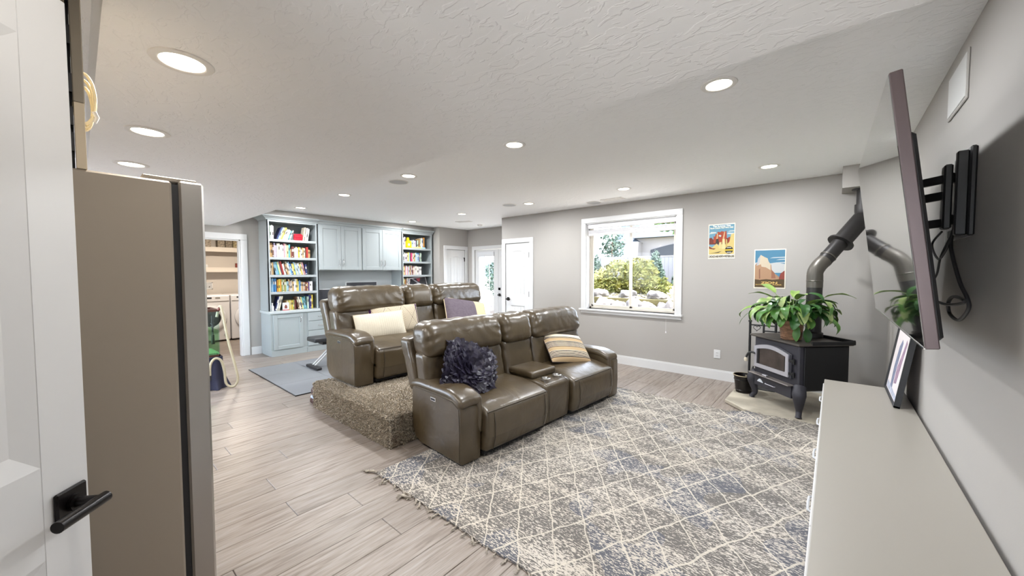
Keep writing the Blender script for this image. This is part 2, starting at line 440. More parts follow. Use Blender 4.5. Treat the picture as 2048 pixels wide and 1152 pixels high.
casing('trim_7', 'white window casing', 'y', WX0, WX1, WZ1, YB, -1, .085, .02, WZ0)
st = MB().box(WX0-.115, WX1+.10, YB-.045, YB+.13, WZ0-.03, WZ0, .006).box(WX0-.09, WX1+.085, YB-.016, YB, WZ0-.075, WZ0-.03, .003)
struct('trim_8', st, M_TRIM, 'white window sill board')

# ---- the window
M_VINYL = mat('almond_vinyl', (.60, .56, .49, 1), .45)
win = thing('window_1', 'two pane sliding window looking onto the garden', None, ((WX0+WX1)/2, YB+.13, WZ0), kind='structure')
b = MB()
for q in ((WX0, WX0+.045, WZ0, WZ1), (WX1-.045, WX1, WZ0, WZ1), (WX0, WX1, WZ0, WZ0+.035), (WX0, WX1, WZ1-.045, WZ1)): b.box(q[0], q[1], YB+.105, YB+.165, q[2], q[3], .004)
b.build('window_frame', M_VINYL, win, True)
lin = MB()
lin.box(WX0, WX0+.012, YB, YB+.105, WZ0, WZ1).box(WX1-.012, WX1, YB, YB+.105, WZ0, WZ1).box(WX0, WX1, YB, YB+.105, WZ1-.012, WZ1)
lin.build('reveal', M_TRIM, win, True)
XM = -2.452
for (x0, x1, y0) in ((WX0+.045, XM+.028, YB+.112), (XM-.028, WX1-.045, YB+.138)):
    b = MB(); z0, z1 = WZ0+.035, WZ1-.045
    for q in ((x0, x0+.034, z0, z1), (x1-.034, x1, z0, z1), (x0, x1, z0, z0+.032), (x0, x1, z1-.032, z1)): b.box(q[0], q[1], y0, y0+.024, q[2], q[3], .003)
    s_ = b.build('sash', M_VINYL, win, True)
    p_ = MB().box(x0+.03, x1-.03, y0+.010, y0+.014, z0+.03, z1-.03).build('pane', M_GLASS, win, True)
win2 = thing('window_added', 'wide unseen window added in the front wall for daylight on the left', None, ((W2X0+W2X1)/2, YF-.06, W2Z0), kind='structure')
b = MB()
for q in ((W2X0, W2X0+.05, W2Z0, W2Z1), (W2X1-.05, W2X1, W2Z0, W2Z1), (W2X0, W2X1, W2Z0, W2Z0+.05), (W2X0, W2X1, W2Z1-.05, W2Z1)): b.box(q[0], q[1], YF-.10, YF-.05, q[2], q[3], .004)
for k in (1, 2): xx = W2X0+(W2X1-W2X0)*k/3; b.box(xx-.03, xx+.03, YF-.10, YF-.05, W2Z0, W2Z1, .004)
b.build('window_frame', M_TRIM, win2, True)
for k in range(3):
    x0 = W2X0+(W2X1-W2X0)*k/3; MB().box(x0+.03, x0+(W2X1-W2X0)/3-.03, YF-.078, YF-.074, W2Z0+.04, W2Z1-.04).build('pane', M_GLASS, win2, True)
dh = thing('door_added', 'unseen glazed hallway doors added to let fill daylight in from behind', None, (-.28, YF-1.3, .08), kind='structure')  # added behind the camera as daylight fill for the room and television wall
for (x0, x1) in ((-1.0, -.28), (-.28, XR)):
    b = MB()
    for q in ((x0, x0+.06, .08, 2.35), (x1-.06, x1, .08, 2.35), (x0+.06, x1-.06, .08, .16), (x0+.06, x1-.06, 2.28, 2.35)): b.box(q[0], q[1], YF-1.33, YF-1.28, q[2], q[3], .003)
    b.build('leaf', M_TRIM, dh, True); MB().box(x0+.05, x1-.05, YF-1.308, YF-1.304, .15, 2.29).build('pane', M_GLASS, dh, True)
# raised cellular shade
M_SHADE = mat('shade_fabric', (.74, .73, .75, 1), .7)
sh = thing('window_shade', 'white cellular shade pulled up to the top of the window', 'shade', ((WX0+WX1)/2, YB+.05, 2.07))
MB().box(WX0+.016, WX1-.016, YB+.02, YB+.075, 2.183, 2.254, .006).build('headrail', M_SHADE, sh, True)
b = MB()
for k in range(5): b.box(WX0+.03, WX1-.02, YB+.028, YB+.068, 2.098+k*.0125, 2.108+k*.0125, .003)
b.build('folded_cells', M_SHADE, sh, True)
MB().box(WX0+.028, WX1-.018, YB+.024, YB+.072, 2.066, 2.097, .006).build('bottom_rail', M_SHADE, sh, True)
for xx in (WX0+.10, WX1-.10): MB().cyl((xx, YB+.048, 2.15), (xx, YB+.048, 2.19), .0015, n=6).build('cord', M_SHADE, sh, True)
MB().tube([(-1.835, YB-.052, .86), (-1.835, YB-.052, .60)], .0012, 5).build('pull_cord', M_SHADE, sh, True)
MB().lathe([(.0001, .035), (.004, .03), (.008, .004), (.0001, 0)], 10, (-1.835, YB-.052, .567)).build('cord_knob', M_SHADE, sh, True)
for xx in (WX0+.03, WX1-.035): MB().box(xx, xx+.012, YB+.03, YB+.06, 2.158, 2.183, .002).build('end_clip', M_BLACKP, sh, True)

# ---- plank style panel doors
def lever(parent, P, nrm, along, m=M_BRONZE, sc_=1.0):
    """square rose and bar lever: P point on the door face, nrm out of the face, along = lever direction"""
    P = Vector(P); nrm = Vector(nrm).normalized(); al = Vector(along).normalized(); upv = Vector((0, 0, 1))
    fr = Matrix.Identity(4)
    for i in range(3): fr[i][0] = al[i]; fr[i][1] = nrm[i]; fr[i][2] = upv[i]; fr[i][3] = P[i]
    inv = BASE[parent.name].inverted()
    h_ = MB().box(-.033, .033, 0, .009, -.033, .033, .003).xf(inv @ fr).build('rose', m, parent)
    MB().cyl((0, .006, 0), (0, .018, 0), .017, n=20).cyl((0, .018, 0), (0, .056, 0), .0105, n=16).xf(inv @ fr).build('spindle', m, parent)
    MB().cyl((-.014, .058, 0), (.092, .058, 0), .0115, n=18).xf(inv @ fr).build('lever', m, parent)
def panel_door(name, label, frame, w_, h_, th=.035, panels=((.13, .80), (1.02, 1.89)), stile=.12, plank=True, arch=True, m=M_TRIM, ring=.028):
    """frame: Matrix with x along the width, y out of the room face, z up; face at y=0"""
    d = thing(name, label, None, tuple(frame.translation), kind='structure')
    inv = BASE[d.name].inverted(); b = MB(); F = inv @ frame
    zs = [0.0]
    for (a, c) in panels: zs += [a, c]
    zs.append(h_)
    b.box(0, stile, -th, 0, 0, h_, .002); b.box(w_-stile, w_, -th, 0, 0, h_, .002)
    for i in range(0, len(zs), 2): b.box(stile, w_-stile, -th, 0, zs[i], zs[i+1])
    b.xf(F).build('frame', m, d)
    for k, (a, c) in enumerate(panels):
        p = MB(); x0, x1 = stile, w_-stile
        # sloped moulding ring then raised field
        o = [(x0, a), (x1, a), (x1, c), (x0, c)]; q = [(x0+ring, a+ring), (x1-ring, a+ring), (x1-ring, c-ring), (x0+ring, c-ring)]
        for i in range(4):
            j = (i+1) % 4
            p.poly([(o[i][0], 0, o[i][1]), (o[j][0], 0, o[j][1]), (q[j][0], -.012, q[j][1]), (q[i][0], -.012, q[i][1])])
        if plank:
            nb = max(2, int((x1-x0-.056)/.075)); wv = (x1-x0-.056)/nb
            for i in range(nb): p.box(x0+.028+i*wv+.002, x0+.028+(i+1)*wv-.002, -.03, -.008, a+.028, c-.028, .002)
            p.box(x0, x1, -.032, -.014, a, c)
        else:
            p.box(x0+ring, x1-ring, -.03, -.012, a+ring, c-ring); p.box(x0+ring+.03, x1-ring-.03, -.012, -.003, a+ring+.03, c-ring-.03, .006)
        if arch and k == len(panels)-1:
            n_ = 8; pts = [(c, x0)]+[(c-.055*(1-sin(pi*i/n_)), x0+(x1-x0)*i/n_) for i in range(n_+1)]+[(c, x1)]
            p.prism(pts, 'y', -.03, -.001)
        p.xf(F).build('panel', m, d)
    return d, F
def fr(origin, ax, ay):
    m_ = Matrix.Identity(4); ax = Vector(ax).normalized(); ay = Vector(ay).normalized()
    for i in range(3): m_[i][0] = ax[i]; m_[i][1] = ay[i]; m_[i][2] = (0, 0, 1)[i]; m_[i][3] = origin[i]
    return m_
def hinge(d, P, n, al):
    P = Vector(P); inv = BASE[d.name].inverted()
    b = MB().cyl((0, 0, -.05), (0, 0, .05), .008, n=10).box(-.016, .016, -.006, .001, -.05, .05)
    f_ = fr(P, al, n); b.xf(inv @ f_).build('hinge', M_BRONZE, d)
# closet door in the window wall
d2, _ = panel_door('door_2', 'white arched panel door beside the window', fr((D2X0+.003, YB+.005, .008), (1, 0, 0), (0, -1, 0)), D2X1-D2X0-.006, 2.015, panels=((.15, .80), (1.0, 1.88)))
lever(d2, (D2X0+.065, YB+.005, .93), (0, -1, 0), (1, 0, 0))
for z in (.25, 1.04, 1.79): hinge(d2, (D2X1-.006, YB-.001, z), (0, -1, 0), (1, 0, 0))
# side door in the alcove
d3, _ = panel_door('door_3', 'white arched panel door in the bright alcove', fr((X_AL-.005, DY0+.003, .008), (0, 1, 0), (1, 0, 0)), DY1-DY0-.006, 2.015, panels=((.15, .80), (1.0, 1.86)))
lever(d3, (X_AL-.005, DY0+.07, .93), (1, 0, 0), (0, 1, 0))
for z in (.25, 1.04, 1.79): hinge(d3, (X_AL+.001, DY1-.006, z), (1, 0, 0), (0, 1, 0))
MB().box(X_AL, X_AL+.03, DY1-.045, DY1-.02, 1.80, 1.812).box(X_AL, X_AL+.03, DY1-.06, DY1-.02, 1.825, 1.834).build('catch', M_BRONZE, d3, True)
# garden doors: two glazed leaves
d4 = thing('door_4', 'white glazed garden double door with bronze lever', None, ((FX0+FX1)/2, Y_FR+.05, 0), kind='structure')
XA = -6.14
M_BLINDR = mat('door_blind', (.66, .67, .70, 1), .6)
for (x0, x1) in ((FX0+.005, XA-.002), (XA+.002, FX1-.005)):
    b = MB(); y0, y1 = Y_FR+.01, Y_FR+.05; s1 = .135
    for q in ((x0, x0+s1, .01, 2.02), (x1-s1, x1, .01, 2.02), (x0+s1, x1-s1, .01, .26), (x0+s1, x1-s1, 1.90, 2.02)): b.box(q[0], q[1], y0, y1, q[2], q[3], .003)
    lf = b.build('leaf', M_TRIM, d4, True)
    g = MB(); 
    for k in (1, 2): xx = x0+s1+(x1-x0-2*s1)*k/3; g.box(xx-.006, xx+.006, y0+.012, y1-.012, .26, 1.90)
    for k in range(1, 5): zz = .26+1.64*k/5; g.box(x0+s1, x1-s1, y0+.012, y1-.012, zz-.006, zz+.006)
    g.build('grille', M_TRIM, d4, True)
    MB().box(x0+s1-.005, x1-s1+.005, y0+.018, y0+.022, .255, 1.905).build('pane', M_GLASS, d4, True)
    MB().box(x0+s1-.03, x1-s1+.03, y0-.03, y0-.001, 1.85, 1.965, .004).build('blind_box', M_BLINDR, d4, True)
MB().box(XA-.02, XA+.02, Y_FR, Y_FR+.012, .01, 2.02, .002).build('astragal', M_TRIM, d4, True)
lever(d4, (XA+.06, Y_FR+.01, .92), (0, -1, 0), (1, 0, 0))
MB().box(XA+.03, XA+.09, Y_FR-.01, Y_FR+.01, 1.035, 1.095, .003).cyl((XA+.06, Y_FR-.03, 1.065), (XA+.06, Y_FR-.01, 1.065), .012).build('deadbolt', M_BRONZE, d4, True)

# ---- the open entrance door beside the camera
dd = Vector((-.776, .631, 0)); dn = Vector((.631, .776, 0))
free = Vector((-1.262, .0025, 0)); DW = .80
org = free-dd*DW
d1, F1 = panel_door('door_1', 'white panel door standing open with a dark lever', fr((org.x, org.y, .008), dd, dn), DW, 2.02, panels=((.20, .865), (1.055, 1.90)), stile=.098, plank=False, arch=False, ring=.04)
hp = free-dd*.047; lever(d1, (hp.x, hp.y, .962), dn, -dd)
for z in (.25, 1.04, 1.79): hinge(d1, (org.x, org.y, z), dn, dd)

# ---- small wall fittings
o = thing('power_outlet', 'white double power outlet low on the window wall', 'outlet', (-1.172, YB, .348))
MB().box(-.040, .040, -.006, 0, -.058, .058, .003).build('cover_plate', M_TRIM, o)
for dz in (-.020, .020):
    MB().box(-.017, .017, -.0085, -.005, dz-.013, dz+.013, .003).build('socket', M_TRIM, o)
    MB().box(-.008, -.005, -.0095, -.008, dz-.004, dz+.005).box(.005, .008, -.0095, -.008, dz-.004, dz+.005).build('slots', M_DARKGAP, o)
o = thing('wall_access_panel', 'flat pale access panel high on the television wall', 'panel', (XR, 2.87, 2.36))
MB().box(-.008, 0, -.19, .19, -.115, .115, .003).build('panel_frame', M_WALL, o)
MB().box(-.011, -.004, -.175, .175, -.10, .10, .002).build('panel_face', mat('panel_face', (.56, .56, .55, 1), .6), o)

# ---- ceiling fittings
M_LENS = emis('lamp_lens', (1, .86, .66, 1), 9.0)
M_RING = mat('lamp_trim', (.80, .79, .77, 1), .4)
ring_me = MB().lathe([(.066, .010), (.068, -.004), (.074, -.007), (.094, -.004), (.097, 0), (.097, .004)], 32).mesh('trim_ring', M_RING)
cup_me = MB().lathe([(.066, .010), (.062, .03), (.060, .032)], 32).mesh('baffle', M_RING)
lens_me = MB().lathe([(.0665, -.001), (.040, -.002), (.0001, -.002)], 32).mesh('lens', M_LENS)
def downlight(x, y, z, label, k=1.0, warm=True):
    t = thing('ceiling_light', label, 'light', (x, y, z), group='recessed ceiling lights')
    inst('trim_ring', ring_me, t); inst('lens', lens_me, t)
    ld = bpy.data.lights.new('lamp', 'AREA'); ld.shape = 'DISK'; ld.size = .12; ld.energy = LAMP*k
    ld.color = (1, .955, .89) if z < 2.4 else (.95, .975, 1.0)
    lo = bpy.data.objects.new('lamp', ld); COL.objects.link(lo); lo.parent = t; lo.location = (0, 0, -.008)
downlight(-.86, .285, HS, 'unseen warm recessed light added just inside the entrance to brighten the television wall', .15)  # extra lamp out of view, added to lift the television wall
for i, nm in enumerate(('nearest the entrance door, over the fridge side', 'in the middle of the lowered ceiling row', 'directly above the fridge top, farthest of its row')):
    downlight((-1.88, -2.94, -3.90)[i], .285, HS, 'warm recessed light '+nm, .55)
near = ['near the television', 'above the front sofa', 'behind the front sofa beside a ceiling speaker', 'in front of the left bookcase', 'closest to the left bookcase corner']
far = ['nearest the stove and stovepipe', 'in front of the window', 'in the window row beside a ceiling speaker', 'before the garden doors', 'closest to the right bookcase']
for i in range(5):
    downlight(-.54-1.573*i, 2.49, H, 'recessed light of the middle row, '+near[i])
    downlight(-.54-1.585*i, 4.725, H, 'recessed light of the window side row, '+far[i])
M_GRILLE = mat('speaker_grille', (.50, .51, .53, 1), .7, bump=(700, .5, .002))
for (x, y, lb) in ((-4.02, 2.57, 'round ceiling speaker beside a light near the lowered ceiling'), (-4.03, 4.62, 'round ceiling speaker in the middle of the ceiling'), (-2.89, 5.33, 'round ceiling speaker close to the window wall')):
    t = thing('ceiling_speaker', lb, 'speaker', (x, y, H), group='ceiling speakers')
    MB().lathe([(.104, -.003), (.106, -.006), (.116, -.005), (.119, 0)], 32).build('rim', M_RING, t)
    MB().lathe([(.105, -.004), (.06, -.006), (.0001, -.0065)], 32).build('grille', M_GRILLE, t)
for (x, y, rz, lb) in ((-2.54, 5.27, 0, 'white ceiling vent between speaker and window light'), (-6.05, 5.45, .35, 'white ceiling vent near the garden doors')):
    t = thing('ceiling_vent', lb, 'vent', (x, y, H), rz)
    b = MB(); 
    for q in ((-.17, -.15, -.08, .08), (.15, .17, -.08, .08), (-.17, .17, -.08, -.06), (-.17, .17, .06, .08)): b.box(q[0], q[1], q[2], q[3], -.008, 0, .002)
    b.build('frame', M_RING, t)
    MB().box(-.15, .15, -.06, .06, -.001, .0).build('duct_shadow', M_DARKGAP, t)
    for k in range(6): MB().box(-.15, .15, -.055+k*.02, -.042+k*.02, -.007, -.003, .001).build('slat', M_RING, t)
t = thing('smoke_alarm', 'small white smoke alarm on the ceiling before the garden doors', 'alarm', (-6.15, 6.03, H))
MB().lathe([(.062, 0), (.062, -.012), (.05, -.03), (.0001, -.034)], 28).build('housing', M_RING, t)
MB().lathe([(.045, -.0305), (.043, -.034), (.040, -.0332)], 28).build('vent_ring', M_GRILLE, t)
# ================================================================== BUILT-IN CABINETS (back wall x = XL, front faces +x)
CX = X_CF
def shaker(parent, x, y0, y1, z0, z1, name='door', th=.02, rail=.062, slab=False, m=M_CAB):
    b = MB()
    if slab: b.box(x, x+th, y0, y1, z0, z1, .003)
    else:
        for q in ((y0, y0+rail, z0, z1), (y1-rail, y1, z0, z1), (y0+rail, y1-rail, z0, z0+rail), (y0+rail, y1-rail, z1-rail, z1)): b.box(x, x+th, q[0], q[1], q[2], q[3], .0025)
        b.box(x, x+th*.45, y0+rail-.002, y1-rail+.002, z0+rail-.002, z1-rail+.002)
    return b.build(name, m, parent, True)
def pull(door, P, vertical=True, L=.10, parent_thing=None):
    """bow pull as a sub-part of a door"""
    x, y, z = P; pts = []
    for i in range(9):
        t = i/8; s_ = (t-.5)*L; o = .006+.024*min(1, sin(pi*t)*1.7)
        pts.append((x+o, y, z+s_) if vertical else (x+o, y+s_, z))
    b = MB().tube(pts, .0055, 8)
    for e in (-.5, .5):
        c = (x+.003, y, z+e*L) if vertical else (x+.003, y+e*L, z)
        b.rbox(c, (.008, .009, .009), .006, 2)
    inv = BASE[parent_thing.name].inverted(); b.xf(inv)
    return b.build('pull', M_CHROME, door)
def crown(b, x, y0, y1, z0, z1, proj=.085, retL=True, retR=False):
    pr_ = [(x, z0), (x+.012, z0), (x+.018, z0+.02), (x+proj*.55, z0+(z1-z0)*.55), (x+proj*.95, z1-.018), (x+proj, z1-.012), (x+proj, z1), (x, z1)]
    N = len(pr_); vs = []
    for (ye, sgn, mit) in ((y0, -1, retL), (y1, 1, retR)):
        for (px, pz) in pr_: vs.append((px, ye+sgn*(px-x if mit else 0), pz))
    fs = [(i, (i+1) % N, N+(i+1) % N, N+i) for i in range(N)]
    b._add(vs, fs); b._add(vs[:N], [tuple(range(N))]); b._add(vs[N:], [tuple(range(N))[::-1]])
    for (ye, sgn, mit) in ((y0, -1, retL), (y1, 1, retR)):
        if mit:
            v2 = [(px, ye+sgn*(px-x), pz) for (px, pz) in pr_]+[(XL+.001, ye+sgn*(px-x), pz) for (px, pz) in pr_]
            b._add(v2, [(i, (i+1) % N, N+(i+1) % N, N+i) for i in range(N)])
def tower(name, label, y0, y1, zs, ztop_open, z0, ztop, stile, retL, retR):
    t = thing(name, label, 'bookcase', (XL, (y0+y1)/2, z0))
    b = MB()
    b.box(XL+.001, CX, y0, y0+.02, z0, ztop).box(XL+.001, CX, y1-.02, y1, z0, ztop)
    b.box(XL+.001, CX-.001, y0+.02, y1-.02, ztop_open+.01, ztop_open+.03)
    b.build('side_panels', M_CAB, t, True)
    MB().box(XL+.001, XL+.012, y0+.02, y1-.02, z0, ztop).build('back_panel', mat(name+'_back', (.32, .355, .365, 1), .5), t, True)
    f = MB()
    f.box(CX-.02, CX, y0, y0+stile, z0, ztop, .002).box(CX-.02, CX, y1-stile, y1, z0, ztop, .002).box(CX-.019, CX-.0005, y0+stile, y1-stile, ztop_open, ztop, .002)
    f.build('face_frame', M_CAB, t, True)
    for z in zs: MB().box(XL+.012, CX-.001, y0+.02, y1-.02, z-.043, z, .003).build('shelf', M_CAB, t, True)
    c = MB(); crown(c, CX, y0, y1, ztop-.0, 2.452, .085, retL, retR); c.build('crown', M_CAB, t, True)
    return t
TL = tower('bookcase', 'tall pale bookcase full of books beside the laundry doorway', 2.145, 2.99, (1.12, 1.42, 1.73, 2.045), 2.345, .786, 2.375, .042, True, False)
TR = tower('bookcase', 'narrow pale bookcase with a leaning tablet at the right end', 4.785, 5.65, (1.10, 1.404, 1.716, 2.027), 2.34, .786, 2.375, .048, False, False)
# base units
BX = -7.31
M_TOP = mat('counter_white', (.48, .52, .53, 1), .3)
struct_y1 = 5.685
ct = MB().box(XL+.001, BX+.03, 2.125, struct_y1, .742, .785, .005).build('countertop', M_TOP, label='long white worktop running under the bookcases', cat='countertop')
def base_unit(y0, y1, label, fronts):
    t = thing('base_cabinet', label, 'cabinet', (XL, (y0+y1)/2, 0))
    MB().box(XL+.001, BX, y0, y1, .10, .741).build('body', M_CAB, t, True)
    MB().box(XL+.001, BX+.012, y0, y1, 0, .10, .002).build('plinth', M_CAB, t, True)
    for (kind, a, c, z0, z1, hy) in fronts:
        d = shaker(t, BX, a, c, z0, z1, 'door' if kind == 'door' else 'drawer', slab=(kind != 'door'))
        if kind == 'door': pull(d, (BX+.02, hy, z1-.10), True, .10, t)
        else:
            # shallow raised plate plus bar pull
            inv = BASE[t.name].inverted()
            pull(d, (BX+.02, (a+c)/2, (z0+z1)/2), False, .12, t)
    return t
base_unit(2.145, 2.72, 'pale base cabinet with one panel door under the left bookcase', [('door', 2.18, 2.655, .115, .725, 2.61)])
base_unit(2.722, 3.24, 'pale base cabinet with three drawers beside the exercise bench', [('drawer', 2.74, 3.22, .575, .73, 0), ('drawer', 2.74, 3.22, .40, .565, 0), ('drawer', 2.74, 3.22, .115, .39, 0)])
base_unit(4.785, 5.65, 'pale base cabinet with two doors under the right bookcase', [('door', 4.80, 5.21, .115, .725, 5.16), ('door', 5.22, 5.63, .115, .725, 5.27)])
# upper cabinets
def upper(y0, y1, label, seam, hyl, hyr):
    t = thing('wall_cabinet', label, 'cabinet', (XL, (y0+y1)/2, 1.50))
    MB().box(XL+.001, CX-.021, y0, y1, 1.505, 2.452-.002).build('body', M_CAB, t, True)
    f = MB().box(CX-.021, CX-.004, y0, y1, 1.505, 1.53, .001).box(CX-.021, CX-.004, y0, y1, 2.37, 2.45, .001).box(CX-.021, CX-.004, y0, y0+.02, 1.53, 2.37).box(CX-.021, CX-.004, y1-.02, y1, 1.53, 2.37)
    f.build('face_frame', M_CAB, t, True)
    c = MB(); crown(c, CX-.004, y0, y1, 2.385, 2.452, .05, False, False); c.build('crown', M_CAB, t, True)
    for (a, c_, hy) in ((y0+.012, seam-.002, hyl), (seam+.002, y1-.012, hyr)):
        d = shaker(t, CX-.004, a, c_, 1.515, 2.368, 'door', rail=.068)
        pull(d, (CX+.016, hy, 1.66), True, .11, t)
upper(2.992, 3.85, 'pale wall cabinet with two doors next to the full bookcase', 3.418, 3.386, 3.452)
upper(3.852, 4.783, 'pale wall cabinet with two doors next to the narrow bookcase', 4.312, 4.276, 4.358)
MB().box(XL+.0005, XL+.004, 2.99, 4.785, .79, 1.503).build('splashback', mat('splash_white', (.48, .51, .52, 1), .5), kind='structure', label='pale painted splashback under the wall cabinets')

# ---- screens on the worktop
def monitor(y0, y1, z0, z1, x, label):
    t = thing('monitor', label, 'monitor', (x, (y0+y1)/2, .786))
    MB().box(x-.02, x, y0, y1, z0, z1, .006).build('bezel', mat('monitor_bezel', (.55, .56, .57, 1), .4), t, True)
    MB().box(x-.002, x+.002, y0+.012, y1-.012, z0+.015, z1-.012).build('screen', mat('monitor_screen', (.03, .032, .04, 1), .12), t, True)
    ym = (y0+y1)/2
    MB().box(x-.055, x-.021, ym-.03, ym+.03, .80, z0+.1, .006).build('stand', M_CHROME, t, True)
    MB().box(x-.12, x+.10, ym-.12, ym+.12, .786, .800, .005).build('foot', M_CHROME, t, True)
monitor(3.575, 4.26, .87, 1.268, -7.55, 'flat monitor on the worktop behind the rear sofa')
monitor(3.0, 3.52, .86, 1.14, -7.52, 'second monitor beside the left bookcase, mostly hidden by the sofa')
t = thing('tablet', 'leaning tablet in the narrow bookcase showing a dark picture', 'tablet', (-7.43, 5.27, 1.101))
tl = MB().box(-.006, .006, -.25, .25, 0, .26, .004)
tf = Matrix.Rotation(R(-14), 4, 'Y') @ Matrix.Rotation(R(6), 4, 'X') 
tl.xf(tf).build('frame', mat('tablet_frame', (.50, .46, .47, 1), .4), t)
MB().box(.0055, .0075, -.232, .232, .018, .235).xf(tf).build('screen', mat('tablet_screen', (.02, .02, .023, 1), .1), t)
MB().poly([(.0082, -.16, .235), (.0082, -.12, .235), (.0082, .14, .03), (.0082, .07, .03)]).xf(tf).build('picture_stripe', mat('tablet_grey', (.22, .21, .23, 1), .5), t)
MB().poly([(.0082, -.03, .225), (.0082, .09, .225), (.0082, .04, .14), (.0082, -.01, .17)]).xf(tf).build('picture_patch', mat('tablet_red', (.25, .02, .03, 1), .5), t)

# ---- books
PAL = {'tan': (196, 160, 110), 'cream': (222, 212, 190), 'white': (232, 232, 228), 'lavender': (190, 180, 214), 'pink': (214, 150, 160), 'rose': (205, 190, 190),
       'yellow': (228, 205, 80), 'pale yellow': (226, 212, 140), 'teal': (90, 165, 170), 'brown': (110, 78, 58), 'maroon': (112, 42, 46), 'navy': (45, 55, 105),
       'light blue': (150, 190, 214), 'blue': (70, 130, 185), 'red': (178, 48, 44), 'orange': (218, 150, 60), 'green': (130, 160, 95), 'olive': (150, 150, 80),
       'pale green': (190, 208, 190), 'grey': (172, 170, 168), 'purple': (112, 70, 145), 'black': (35, 33, 36), 'violet': (60, 50, 120), 'hot pink': (220, 70, 120), 'bright yellow': (236, 212, 20)}
M_PAGES = mat('book_pages', S(226, 216, 196), .8)
BM = {}
def bmat(c):
    if c not in BM: BM[c] = mat('book_'+c.replace(' ', '_'), tuple([k*.85 for k in S(*PAL[c])[:3]]+[1]), .55, var=(14, .12))
    return BM[c]
M_BAND = mat('spine_band', S(60, 50, 48), .6); M_BANDL = mat('spine_band_light', S(230, 224, 208), .6)
def book_mesh(w_, h_, d_, c, k):
    """spine faces +x at x=0; thickness along y; stands on z=0"""
    b = MB(); th = min(.003, w_*.16)
    b.box(-d_, -.002, 0, th, 0, h_).box(-d_, -.002, w_-th, w_, 0, h_)
    n_ = 5; pts = [(-.004+.004*sin(pi*i/n_), w_*i/n_) for i in range(n_+1)]
    b.prism([(-.006, w_), (-.006, 0)]+pts, 'z', 0, h_)
    b.box(-d_+.004, -.005, th, w_-th, .003, h_-.003, mi=1)
    if k % 3:       # a title block on the spine
        z0 = h_*(.55 if k % 2 else .30); z1 = z0+h_*.22
        b.box(-.001, .0006, w_*.22, w_*.78, z0, z1, mi=2)
        if k % 4 == 1: b.box(-.001, .0006, w_*.1, w_*.9, h_*.08, h_*.12, mi=2)
    return b.mesh('book', [bmat(c), M_PAGES, M_BAND if sum(PAL[c]) > 420 else M_BANDL])
ORD = ['1st', '2nd', '3rd']+['%dth' % i for i in range(4, 40)]
rb = random.Random(21)
def shelf_books(case, sname, y0, y1, z, seq, hmax, xf=-7.455):
    """seq: list of (colour, width mm, height mm, lean deg) ; lean>0 tops to the left"""
    tot = sum(s_[1] for s_ in seq)/1000.0
    y = y0+.004; prev = 0.0; n_ = 0
    for (c, w_, h_, ln) in seq:
        if c == 'gap': y += w_/1000; prev = 0; continue
        w_ = w_/1000; h_ = min(h_/1000, hmax); a = R(ln)
        if ln > 0 and prev <= 0: y += h_*sin(a)*.95
        if ln <= 0 and prev < 0: y += last_h*sin(-prev_a)*.95 if ln == 0 else 0
        wy = w_/cos(a)
        me = book_mesh(w_, h_, rb.uniform(.15, .19), c, rb.randrange(12))
        zz = z+.0015+(w_*sin(-a) if False else 0)
        if ln > 0: loc = (xf+rb.uniform(-.012, .012), y, zz)      # pivots on its left bottom edge
        else: loc = (xf+rb.uniform(-.012, .012), y, zz)
        o = inst('book', me, None, loc, (a, 0, 0))
        if ln < 0: o.location.z = zz+w_*sin(-a)
        n_ += 1
        tag(o, '%s book, %s from the left on the %s shelf of the %s bookcase' % (c, ORD[n_-1], sname, case), 'book', 'books on the %s bookcase' % case)
        y += wy; prev = ln; prev_a = a; last_h = h_
    return y
def auto(cols, wlo, whi, hlo, hhi, lean=0):
    return [(c, rb.uniform(wlo, whi), rb.uniform(hlo, hhi), lean) for c in cols.split(',')]
YL0, YL1 = 2.188, 2.945
shelf_books('wide', 'top', YL0, YL1, 2.045, auto('white,pale green,white,rose', 14, 26, 215, 250)+[('gap', 40, 0, 0)]+auto('navy,light blue,pale yellow,yellow', 18, 26, 225, 240, -22)+auto('cream,white,cream,white,teal,grey', 16, 24, 170, 205, -20)+[('gap', 205, 0, 0)]+auto('cream,brown,white,grey,white', 16, 24, 225, 255, -9), .265)
shelf_books('wide', 'second', YL0, YL1, 1.73, auto('tan,tan,brown,lavender,lavender,cream,cream,cream,white,white,pink,cream,pale yellow,teal', 20, 27, 205, 255)+auto('tan,maroon,brown,white,rose,lavender,bright yellow,white,cream,tan,cream,brown,red,tan,tan', 18, 28, 150, 205), .26)
shelf_books('wide', 'third', YL0, YL1, 1.42, auto('brown,cream,tan', 16, 22, 205, 225)+auto('light blue,light blue,teal,pale yellow,white,maroon,red,white,white,brown,tan,cream,white,light blue,blue,navy,pale yellow,yellow,light blue,white,cream,light blue,white,cream,yellow,rose,cream,pink', 13, 21, 190, 240, 12)+auto('navy', 26, 30, 185, 195, 4), .255)
shelf_books('wide', 'fourth', YL0, YL1, 1.12, auto('light blue,light blue,blue,blue', 23, 25, 235, 238)+[('gap', 14, 0, 0)]+auto('orange,yellow,orange,green,cream,olive,pale green,light blue,tan,rose,cream,tan,white,white,yellow,pale yellow,blue', 19, 27, 175, 225)+auto('cream,tan,rose,tan,maroon,tan,purple,white,white', 18, 27, 150, 175), .25)
shelf_books('wide', 'bottom', YL0, YL1, .786, [('gap', 62, 0, 0)]+auto('navy,white,white,cream', 14, 22, 250, 265, -14)+[('gap', 110, 0, 0)]+auto('tan,cream,yellow,pale yellow,tan,yellow,olive,brown,maroon', 17, 22, 165, 180)+auto('brown,cream,navy,pale yellow,teal,light blue,teal', 16, 24, 205, 235, 10)+auto('pale green,navy,violet,yellow', 20, 30, 225, 262), .285)
